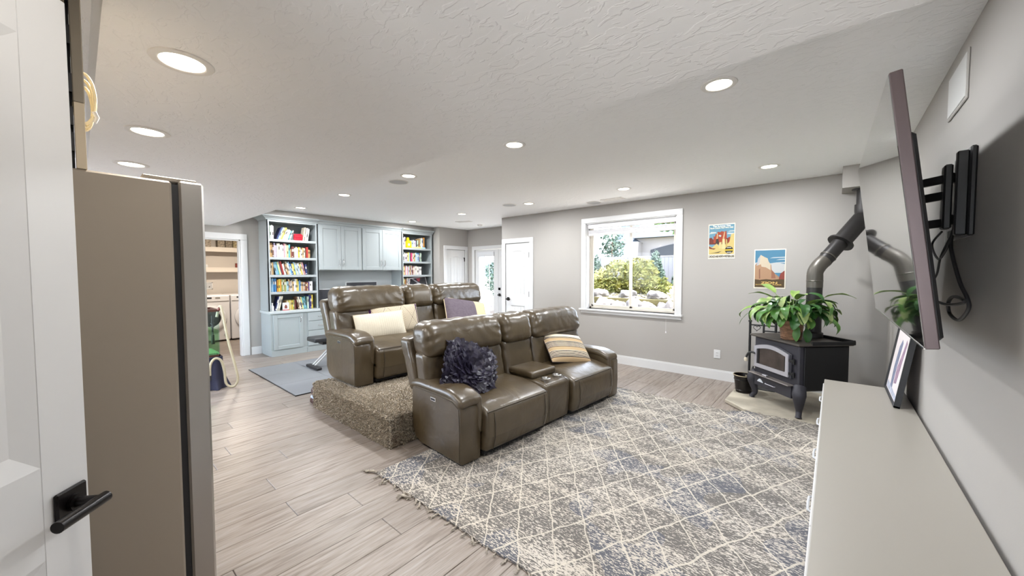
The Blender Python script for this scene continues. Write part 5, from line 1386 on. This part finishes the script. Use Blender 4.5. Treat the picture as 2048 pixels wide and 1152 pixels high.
MB().box(-.03, .03, -.006, .006, -.03, .06, .003).build('blade', mat('shovel_grey', S(150, 142, 126), .5, .5), sh_)
ts = thing('fire_tool_rack', 'black iron fire tool rack with a heart ornament behind the stove', 'tool rack', (-.63, 5.37, HZ))
for xx in (-.135, .125):
    MB().cyl((xx, 0, 0), (xx, 0, .80), .0135, n=12).build('post', M_BLACK, ts)
    MB().lathe([(.0001, .825), (.019, .82), (.019, .80), (.014, .795)], 14, (xx, 0, 0)).build('finial', M_BLACK, ts)
MB().cyl((-.135, 0, .765), (.125, 0, .765), .008, n=10).build('top_rail', M_BLACK, ts)
MB().cyl((-.135, 0, .15), (.125, 0, .15), .008, n=10).build('bottom_rail', M_BLACK, ts)
MB().cyl((.005, -.0, .15), (.005, 0, .785), .011, n=10).build('middle_post', M_BLACK, ts)
MB().cyl((.005, 0, .70), (.20, 0, .70), .008, n=10).build('side_rail', M_BLACK, ts)
ht = []
for i in range(28):
    a = 2*pi*i/28; ht.append((-.065+.0022*16*sin(a)**3, 0, .728+.0022*(13*cos(a)-5*cos(2*a)-2*cos(3*a)-cos(4*a))))
MB().tube(ht, .0035, 6, True).build('heart', M_BLACK, ts)
MB().box(-.15, .14, -.09, .09, 0, .012, .003).build('foot_plate', M_BLACK, ts)

# ================================================================== POSTERS
def poster(name, label, x0, x1, z0, z1):
    t = thing(name, label, 'poster', ((x0+x1)/2, YB-.0005, (z0+z1)/2)); w_, h_ = x1-x0, z1-z0
    MB().box(-w_/2, w_/2, -.003, 0, -h_/2, h_/2).build('sheet', mat(name+'_paper', S(222, 216, 200), .7), t)
    lay = [0]
    def shape(pts, c, nm='printed_shape'):
        lay[0] += 1; y = -.003-.00012*lay[0]
        poly = [((p_[1]-.5)*h_, (p_[0]-.5)*w_) for p_ in pts]
        MB().prism(poly, 'y', y, -.0029).build(nm, mat('%s_ink_%d' % (name, lay[0]), S(*[int(k*.84) for k in c]), .75), t)
    def txt(body, u, v, size, c, sx=1.0):
        lay[0] += 1; y = -.0032-.00012*lay[0]
        mw = Matrix(((1, 0, 0, (u-.5)*w_), (0, 0, -1, y), (0, 1, 0, (v-.5)*h_), (0, 0, 0, 1)))
        text_obj(body, size, mat('%s_type_%d' % (name, lay[0]), S(*c), .75), t, mw, sx=sx, depth=.00015)
    return t, shape, txt
t, shp, txt = poster('travel_poster', 'canyon travel poster with red and cream rock spires, higher of the two', -1.306, -.990, 1.632, 2.096)
shp([(.03, .13), (.97, .13), (.97, .97), (.03, .97)], (118, 168, 192))
for q in ([(.03, .72), (.30, .74), (.30, .77), (.1, .785)], [(.70, .70), (.97, .68), (.97, .72), (.75, .735)], [(.72, .76), (.97, .765), (.97, .79), (.82, .79)]): shp(q, (222, 226, 222))
shp([(.03, .42), (.03, .60), (.12, .62), (.18, .56), (.28, .60), (.97, .58), (.97, .40)], (122, 54, 44))
shp([(.20, .46), (.20, .66), (.25, .64), (.28, .72), (.32, .70), (.36, .78), (.44, .76), (.50, .79), (.60, .77), (.68, .79), (.70, .62), (.66, .46)], (176, 74, 48))
shp([(.38, .66), (.44, .69), (.50, .66), (.46, .62)], (200, 214, 214))
for q in ([(.30, .52), (.33, .74), (.37, .73), (.36, .52)], [(.54, .56), (.60, .77), (.64, .76), (.60, .56)]): shp(q, (226, 178, 130))
shp([(.28, .42), (.30, .57), (.38, .58), (.42, .44)], (70, 56, 52))
shp([(.74, .44), (.75, .60), (.84, .62), (.86, .5), (.84, .44)], (160, 66, 46))
shp([(.03, .13), (.03, .38), (.15, .33), (.32, .44), (.40, .38), (.55, .42), (.70, .40), (.80, .48), (.85, .68), (.97, .71), (.97, .13)], (226, 202, 128))
shp([(.40, .30), (.42, .47), (.50, .48), (.52, .30)], (232, 214, 150)); shp([(.52, .28), (.54, .56), (.62, .57), (.66, .28)], (238, 222, 162)); shp([(.66, .33), (.67, .55), (.71, .55), (.73, .33)], (214, 184, 110))
shp([(.03, .30), (.03, .37), (.16, .31), (.30, .30), (.22, .27)], (130, 58, 46)); shp([(.05, .16), (.25, .18), (.52, .22), (.40, .17)], (96, 84, 60))
shp([(.79+.15*cos(2*pi*i/20), .245+.105*sin(2*pi*i/20)) for i in range(20)], (34, 30, 30)); shp([(.63, .225), (.95, .225), (.95, .265), (.63, .265)], (232, 200, 60))
shp([(.70, .30), (.88, .30), (.86, .325), (.72, .325)], (206, 206, 200)); shp([(.70, .19), (.88, .19), (.86, .165), (.72, .165)], (206, 206, 200))
txt('This Summer Visit', .5, .935, .030, (240, 240, 232), .95)
txt('Bryce Canyon Nat\'l Park, Utah', .5, .885, .028, (240, 236, 214), .78)
txt('CHICAGO AND NORTH WESTERN LINE', .5, .066, .042, (24, 20, 20), .40)
t, shp, txt = poster('park_poster', 'park poster with a pale cliff above a brown band, lower of the two', -.772, -.446, 1.248, 1.737)
shp([(.03, .03), (.97, .03), (.97, .975), (.03, .975)], (84, 142, 174))
shp([(.03, .40), (.97, .40), (.97, .62), (.70, .66), (.40, .63), (.20, .68), (.03, .66)], (214, 216, 216))
for (a_, b_) in ((.70, .72), (.60, .64), (.50, .77)): shp([(a_, b_), (.97, b_+.005), (.97, b_+.03), (a_+.1, b_+.022)], (206, 218, 224))
shp([(.80, .27), (.84, .38), (.97, .46), (.97, .22), (.80, .22)], (150, 70, 58))
shp([(.03, .30), (.03, .60), (.10, .66), (.12, .76), (.21, .86), (.34, .80), (.43, .77), (.47, .68), (.55, .60), (.57, .48), (.64, .40), (.80, .30), (.80, .22), (.03, .22)], (192, 152, 118))
shp([(.10, .60), (.12, .76), (.21, .86), (.34, .80), (.43, .77), (.47, .68), (.53, .62), (.53, .47), (.38, .54), (.24, .56), (.22, .62), (.15, .60)], (226, 210, 184))
shp([(.08, .58), (.12, .75), (.20, .85), (.18, .66), (.13, .60)], (196, 198, 206))
shp([(.17, .25), (.16, .48), (.20, .52), (.21, .25)], (152, 108, 86)); shp([(.56, .26), (.56, .48), (.66, .40), (.70, .26)], (168, 112, 88))
shp([(.03, .03), (.03, .235), (.2, .22), (.4, .24), (.6, .225), (.8, .24), (.97, .235), (.97, .03)], (92, 72, 42))
txt('ZION', .5, .145, .036, (214, 180, 104), 1.9)
txt('NATIONAL', .24, .098, .020, (204, 168, 96), 1.15); txt('PARK', .75, .098, .020, (204, 168, 96), 1.9)
shp([(.485+.05*cos(2*pi*i/18), .075+.033*sin(2*pi*i/18)) for i in range(18)], (204, 168, 96)); shp([(.485+.036*cos(2*pi*i/18), .075+.024*sin(2*pi*i/18)) for i in range(18)], (92, 72, 42))
shp([(.455, .062), (.485, .092), (.515, .062)], (204, 168, 96))

# ================================================================== MEDIA CONSOLE, TELEVISION
M_CONS = mat('console_greige', S(156, 151, 142), .35)
M_CONSB = mat('console_body', (.58, .57, .56, 1), .4)
mc = thing('media_console', 'long low greige media console along the television wall', 'console', (.2, 2.7, 0))
MB().box(-.04, .429, 1.15, 4.142, .507, .537, .003).build('top', M_CONS, mc, True)
MB().box(-.03, .429, 1.16, 4.132, .08, .507, .002).build('carcass', M_CONSB, mc, True)
MB().box(.02, .42, 1.20, 4.10, 0, .08).build('plinth', M_BLACKP, mc, True)
for k in range(5):
    y0 = 1.165+k*.594
    d = MB().box(-.048, -.030, y0+.003, y0+.591, .085, .503, .003).build('door', M_CONSB, mc, True)
    yh = y0+.30
    MB().tube([(-.048, yh-.07, .44), (-.060, yh-.06, .44), (-.062, yh, .44), (-.060, yh+.06, .44), (-.048, yh+.07, .44)], .005, 8).xf(BASE[mc.name].inverted()).build('pull', M_GRILLE, d)
# leaning picture
pf = thing('leaning_picture', 'black framed watercolour leaning against the wall on the console', 'picture', (.355, 3.865, .5375))
ln = math.atan2(.07, .49); PH_, PW_ = .60, .63
def lean(b): return b.xf(Matrix.Rotation(ln, 4, 'Y'))
b = MB()
for q in ((-PW_/2, -PW_/2+.012, 0, PH_), (PW_/2-.012, PW_/2, 0, PH_), (-PW_/2, PW_/2, 0, .012), (-PW_/2, PW_/2, PH_-.012, PH_)): b.box(-.032, 0, q[0], q[1], q[2], q[3], .001)
lean(b).build('frame', M_BLACKP, pf)
lean(MB().box(-.020, -.004, -PW_/2+.011, PW_/2-.011, .011, PH_-.011)).build('mount_board', mat('mount_paper', S(222, 214, 214), .6), pf)
def wash(pts, c, nm):
    lean(MB().prism(pts, 'x', -.0208, -.0199)).build(nm, mat('art_'+nm, S(*c), .7, var=(22, .3)), pf)
wash([(.03, .06), (.12, .05), (.15, .20), (.12, .36), (.05, .42), (.0, .40), (.03, .22)], (116, 122, 146), 'blue_wash')
wash([(-.10, .12), (.0, .10), (.01, .22), (-.07, .34), (-.12, .44), (-.17, .42), (-.13, .26)], (150, 124, 144), 'mauve_wash')
wash([(-.28, .02), (.28, .02), (.28, .07), (-.28, .05)], (176, 180, 196), 'ground_wash')
# television
TVW = 1.66; TVH = TVW*9/16
ya, ti, ro = R(-.50), R(6.89), R(.578)
dv = Vector((sin(ya), cos(ya), 0)); n0 = Vector((-cos(ya), sin(ya), 0)); uv_ = Vector((0, 0, 1))*cos(ti)+n0*sin(ti)
d2_ = dv*cos(ro)+uv_*sin(ro); u2_ = uv_*cos(ro)-dv*sin(ro); nn_ = (-d2_).cross(u2_)
TC = Vector((.168, 2.642, 1.666))
tm = Matrix.Identity(4)
for i in range(3): tm[i][0] = d2_[i]; tm[i][1] = u2_[i]; tm[i][2] = d2_.cross(u2_)[i]; tm[i][3] = TC[i]
sgz = 1 if Vector(tm.col[2][:3]).x < 0 else -1     # local +z*sgz points into the room
tv = thing('television', 'large flat television on a tilting wall mount', 'television', TC)
TI = BASE[tv.name].inverted() @ tm
def tvb(x0, x1, y0, y1, z0, z1, bev=.002): return MB().box(x0, x1, y0, y1, *sorted((z0*sgz, z1*sgz)), bev).xf(TI)
M_TVSIDE = mat('tv_side', S(104, 92, 93), .35, .5)
tvb(-TVW/2, TVW/2, -TVH/2, TVH/2, -.036, -.002, .003).build('casing', M_TVSIDE, tv)
tvb(-TVW/2+.004, TVW/2-.004, -TVH/2+.006, TVH/2-.006, -.003, 0, .0005).build('screen', mat('tv_screen', (.006, .006, .007, 1), .01, spec=1.0, coat=1.0), tv).active_material.node_tree.nodes['Principled BSDF'].inputs['IOR'].default_value = 2.3
tvb(-TVW/2+.001, TVW/2-.001, -TVH/2, -TVH/2+.006, -.003, .002, .0005).build('chin', M_CHROME, tv)
tvb(-TVW/2+.06, TVW/2-.06, -TVH/2+.02, TVH/2-.20, -.056, -.035, .012).build('rear_housing', M_BLACKP, tv)
mt = thing('tv_wall_mount', 'black articulated wall mount arm behind the television', 'tv mount', (.43, 2.65, 1.8))
MB().box(.424, .4455, 2.475, 2.76, 1.605, 1.985, .006).build('wall_plate', M_BLACK, mt, True)
MB().box(.39, .424, 2.485, 2.52, 1.61, 1.97, .004).build('plate_flange', M_BLACK, mt, True)
def beam(p0, p1, hw, hh, nm):
    p0, p1 = Vector(p0), Vector(p1); d_ = (p1-p0); L = d_.length; d_.normalize(); sx = Vector((d_.y, -d_.x, 0)).normalized(); m_ = Matrix.Identity(4)
    for i in range(3): m_[i][0] = sx[i]; m_[i][1] = d_[i]; m_[i][2] = (0, 0, 1)[i]; m_[i][3] = p0[i]
    MB().box(-hw, hw, -.012, L+.012, -hh, hh, .003).xf(BASE[mt.name].inverted() @ m_).build(nm, M_BLACK, mt)
for z in (1.88, 1.69): beam((.418, 2.66, z), (.385, 2.60, z), .010, .022, 'rear_arm')
MB().box(.366, .394, 2.57, 2.635, 1.645, 1.935, .006).build('elbow_post', M_BLACK, mt, True)
for z in (1.875, 1.80, 1.675): beam((.378, 2.60, z), (.25, 2.71, z-.005), .010, .019, 'front_arm')
MB().box(.236, .252, 2.62, 2.80, 1.60, 1.92, .005).build('screen_bracket', M_BLACK, mt, True)
t = thing('cable_wall_plate', 'white oval cable pass through plate below the television mount', 'wall plate', (XR, 2.76, 1.64))
MB().rbox((-.004, 0, 0), (.005, .24, .035), .0045, 3).build('plate', M_TRIM, t)
MB().rbox((-.008, 0, 0), (.003, .16, .018), .002, 2).build('brush_slot', M_BLACKP, t)
t = thing('tv_cables', 'loose black cables hanging in loops below the television mount', 'cable', (.41, 2.6, 1.64))
MB().tube(pathpts([(.42, 2.67, 1.66), (.41, 2.668, 1.60), (.41, 2.633, 1.531), (.41, 2.468, 1.405), (.415, 2.369, 1.343), (.42, 2.373, 1.298), (.42, 2.518, 1.239), (.42, 2.687, 1.252), (.41, 2.666, 1.305), (.405, 2.538, 1.341), (.40, 2.33, 1.336), (.405, 2.40, 1.318), (.40, 2.649, 1.299), (.37, 2.9, 1.31), (.25, 3.05, 1.32)], 6), .007, 8).build('power_cable', M_BLACKP, t, True)
MB().tube(pathpts([(.42, 2.95, 1.66), (.40, 3.04, 1.60), (.40, 2.866, 1.516), (.40, 2.70, 1.555), (.41, 2.62, 1.64)], 6), .005, 8).build('signal_cable', M_BLACKP, t, True)
MB().tube(pathpts([(.41, 2.64, 1.63), (.40, 2.80, 1.53), (.40, 2.923, 1.42), (.35, 3.0, 1.36), (.25, 3.05, 1.34)], 6), .0045, 8).build('signal_cable', M_BLACKP, t, True)

# ================================================================== GARDEN
M_LAWN = mat('lawn', S(122, 115, 78), .95, var=(3, .3), bump=(60, .5, .02))
M_PATH = mat('patio_concrete', S(210, 206, 200), .9, var=(2, .05))
struct('ground_patio', MB().box(-30, 12, Y_FR+T, 46, -.16, -.02).box(X_CO+T, 12, YB+T, Y_FR+T, -.16, -.02), M_PATH, 'pale concrete terrace outside the garden doors')
lw = [(8, 7.9), (8, 44), (-26, 44), (-14.2, 19), (-7.6, 9.6), (-6.2, 7.9)]
struct('ground_lawn', MB().prism(lw, 'z', -.02, .88), M_LAWN, 'raised garden lawn beyond the window')
M_ROCK = mat('boulder', S(96, 93, 93), .9, var=(5, .3), bump=(12, .7, .03))
rk = random.Random(4)
def boulder(c, s_, label, m_=None):
    b = MB().rbox((0, 0, 0), (1, 1, 1), .72, 8); sd_ = rk.uniform(0, 50)
    for v_ in b.v:
        k = 1+.28*noise.noise(v_*1.1+Vector((sd_, 0, 0)))+.10*noise.noise(v_*3.5+Vector((0, sd_, 0)))
        v_.x *= s_[0]*k; v_.y *= s_[1]*k; v_.z *= s_[2]*k
    o = b.build('boulder', m_ or M_ROCK, loc=c, rot=(0, 0, rk.uniform(0, 3)), sharp=0)
    return tag(o, label, 'boulder', 'boulders of the garden wall')
xs = [-5.3, -4.55, -3.85, -3.2, -2.55, -1.9, -1.2]
nm = ['far left', 'left, below the shrub', 'left of centre', 'central', 'right of centre', 'right', 'far right']
for i, x in enumerate(xs):
    boulder((x, 7.75+rk.uniform(-.08, .08), .42), (.325, .27, .46+rk.uniform(-.04, .05)), 'large %s boulder of the retaining wall outside the window' % nm[i])
    boulder((x+.3, 8.15, .92), (.20, .16, .13), 'small rock on top of the wall behind the %s boulder' % nm[i])
for i in range(6):
    boulder((xs[i]+.33, 7.60+rk.uniform(-.05, .05), .60), (.19, .16, .22), 'wedge stone between the %s boulder and its right neighbour' % nm[i])
for i, (x, y, s_, lb) in enumerate(((-8.6, 9.3, .4, 'pale boulder left of the terrace seen through the garden doors'), (-9.6, 10.8, .45, 'pale boulder in the middle of the view through the garden doors'), (-10.9, 12.4, .5, 'farthest pale boulder seen through the garden doors'))):
    boulder((x, y, .25), (s_, s_*.8, s_*.85), lb)
# gravel bed
gv = MB(); rk2 = random.Random(8)
for k in range(500):
    c = Vector((rk2.uniform(-5.2, -1.0), rk2.uniform(8.2, 9.3), .885)); s_ = rk2.uniform(.02, .045)
    q = [c+Vector((rk2.uniform(-s_, s_), rk2.uniform(-s_, s_), rk2.uniform(.0, s_))) for _ in range(5)]
    i = len(gv.v); gv._add(q, [(0, 1, 2), (0, 2, 3), (0, 3, 1), (1, 3, 4), (2, 1, 4), (3, 2, 4)])
gv.build('gravel_bed', mat('gravel', S(119, 115, 111), .9), kind='stuff', label='pale gravel bed on top of the garden wall', cat='gravel')
def foliage(n_, c, s_, size, rng, shell=.55, cone=False):
    b = MB(); vs_ = []; fs_ = []
    for k in range(n_):
        while True:
            p = Vector((rng.uniform(-1, 1), rng.uniform(-1, 1), rng.uniform(-1, 1)))
            if cone:
                r_ = (1-(p.z+1)/2)**.7*.95+.05
                if .35*r_ < math.hypot(p.x, p.y) < r_: break
            elif shell < p.length < 1+.25*noise.noise(p*2.2): break
        P = Vector((c[0]+p.x*s_[0], c[1]+p.y*s_[1], c[2]+p.z*s_[2]))
        d_ = Vector((rng.uniform(-1, 1), rng.uniform(-1, 1), rng.uniform(-.6, 1))).normalized(); e = d_.orthogonal().normalized()
        sz = size*rng.uniform(.6, 1.3); i = len(vs_)
        vs_ += [P-d_*sz, P+e*sz*.5, P+d_*sz, P-e*sz*.5]; fs_.append((i, i+1, i+2, i+3))
    return b._add(vs_, fs_)
rf_ = random.Random(31)
def plant_thing(name, label, cat, base, parts, m_, stem, mstem):
    t = thing(name, label, cat, base)
    b = MB()
    for q in parts:
        f_ = foliage(*q[0], rng=rf_, **q[1]); i = len(b.v); b.v += f_.v; b.f += [[k+i for k in f] for f in f_.f]; b.mi += f_.mi; b.sm += f_.sm
    b.build('foliage', m_, t, True)
    for (pts, r_) in stem: MB().tube(pts, r_, 8).build('stem', mstem, t, True)
M_BARK = mat('bark', S(102, 85, 68), .9)
M_SHRUB = mat('shrub_leaf', S(126, 120, 50), .7, col2=S(91, 98, 42), var=(6, .3))
M_GREEN = mat('tree_leaf', S(78, 107, 41), .6, col2=S(52, 83, 33), var=(4, .3))
M_CONIF = mat('conifer_leaf', S(53, 72, 61), .8, col2=S(39, 57, 48), var=(5, .3))
plant_thing('garden_shrub', 'big yellow green shrub in the middle of the window view', 'shrub', (-4.2, 9.9, .88),
    [((1500, (-4.58, 9.9, 1.34), (.55, .42, .48), .05), {}), ((1700, (-4.02, 9.95, 1.34), (.52, .42, .50), .05), {}), ((800, (-3.5, 9.8, 1.08), (.36, .35, .27), .05), {}), ((800, (-5.05, 9.8, 1.2), (.4, .35, .32), .05), {})],
    M_SHRUB, [([(-4.2+dx, 9.9, .85), (-4.2+dx*2.2, 9.9, 1.3)], .02) for dx in (-.3, -.12, .05, .2)], M_BARK)
plant_thing('conifer', 'slim dark conifer at the left edge of the window view', 'tree', (-9.15, 17.2, .88), [((1500, (-9.15, 17.2, 1.62), (.42, .42, .78), .07), {'cone': True})], M_CONIF, [([(-9.15, 17.2, .86), (-9.15, 17.2, 1.5)], .05)], M_BARK)
plant_thing('conifer', 'slim dark conifer before the fence in the right window pane', 'tree', (-6.1, 17.0, .88), [((2200, (-6.1, 17.0, 1.68), (.50, .5, .84), .07), {'cone': True})], M_CONIF, [([(-6.1, 17.0, .86), (-6.1, 17.0, 1.5)], .05)], M_BARK)
plant_thing('conifer', 'slim conifer at the right edge of the window view', 'tree', (-4.85, 16.6, .88), [((1200, (-4.85, 16.6, 1.6), (.45, .45, .75), .07), {'cone': True})], M_CONIF, [([(-4.85, 16.6, .86), (-4.85, 16.6, 1.5)], .05)], M_BARK)
plant_thing('young_tree', 'thin young tree rising above the fence in the left window pane', 'tree', (-9.4, 19.5, .88), [((420, (-9.4, 19.5, 2.95), (.65, .6, 1.0), .11), {'shell': .1})], M_CONIF, [([(-9.4, 19.5, .86), (-9.42, 19.5, 2.2), (-9.4, 19.5, 3.4)], .04)], M_BARK)
plant_thing('shade_tree', 'bright green tree branches hanging into the top of the window', 'tree', (-1.6, 10.6, .88), [((2600, (-2.6, 10.0, 3.25), (1.35, .9, .82), .085), {'shell': .3})], M_GREEN, [([(-1.6, 10.6, .86), (-1.65, 10.5, 2.2), (-2.0, 10.3, 3.0), (-2.8, 10.0, 3.3)], .09)], M_BARK)
plant_thing('terrace_bush', 'green bush outside the garden doors', 'shrub', (-13.2, 14.6, -.02), [((1500, (-13.2, 14.6, 1.2), (1.0, .8, 1.2), .09), {})], M_CONIF, [([(-13.2, 14.6, -.02), (-13.2, 14.6, 1.0)], .05)], M_BARK)
# fence
M_FENCE = mat('fence_vinyl', S(109, 109, 115), .6)
fe = thing('garden_fence', 'pale vinyl privacy fence behind the conifers', 'fence', (-8, 18.2, .88))
for i in range(11):
    x = -15.5+i*1.5
    MB().box(x-.06, x+.06, 18.13, 18.27, .88, 2.32, .01).build('post', M_FENCE, fe, True)
    if i < 10:
        for k in range(8): MB().box(x+.06+k*.1725+.003, x+.06+(k+1)*.1725-.003, 18.18, 18.22, .95, 2.20).build('board', M_FENCE, fe, True)
        MB().box(x+.06, x+1.44, 18.16, 18.24, 2.19, 2.25, .005).build('rail', M_FENCE, fe, True)
# neighbour house
hs = thing('neighbour_house', 'white neighbouring house with a blue grey roof beyond the fence', 'house', (-8.5, 27, .88))
M_HW = mat('house_stucco', S(120, 117, 117), .9); M_HR = mat('house_roof', S(57, 68, 81), .8)
MB().box(-10.6, -3, 25, 32, .88, 3.85).build('wall', M_HW, hs, True)
MB().box(-12.1, -9.9, 24.2, 27, .88, 3.5).build('turret_wall', M_HW, hs, True)
rf2 = MB(); rf2._add([(-10.4, 24.4, 3.75), (-2.4, 24.4, 3.75), (-2.4, 32.6, 3.75), (-10.4, 32.6, 3.75), (-8.2, 28.5, 6.2), (-4, 28.5, 6.2)], [(0, 1, 5, 4), (1, 2, 5), (2, 3, 4, 5), (3, 0, 4), (0, 3, 2, 1)])
rf2.build('roof', M_HR, hs, True)
MB().lathe([(1.75, 0), (1.25, .35), (.85, .9), (.5, 1.8), (.0001, 3.0)], 4, (-11.0, 25.6, 3.42), sm=False).build('turret_roof', M_HR, hs, True)
ar = [(1.6, -9.3), (1.6, -4.2)]+[(2.95+.42*sin(pi*i/14), -4.2-5.1*i/14) for i in range(15)]
MB().prism([(a_, c_) for a_, c_ in ar], 'y', 24.93, 25.0).build('arched_opening', mat('house_shadow', S(50, 53, 59), .9), hs, True)
MB().lathe([(.62, 0), (.62, .06), (.0001, .06)], 24, (-10.9, 24.12, 2.7), 'y').build('round_window', mat('house_window', S(111, 126, 139), .3), hs, True)
hl = MB(); hl.grid(lambda u, v: Vector((-60+90*u, 60, .5+ (3.0+1.6*noise.noise(Vector((u*6, 0, 3))))*v)), 60, 1); hl.grid(lambda u, v: Vector((-60+90*u, 60+30*v, .5+(3.0+1.6*noise.noise(Vector((u*6, 0, 3))))*(1+v*.4))), 60, 4)
struct('ground_hills', hl, mat('hill_haze', S(81, 94, 100), .95), 'hazy hills on the horizon')

# ---- one last pass: nothing
bpy.context.view_layer.update()
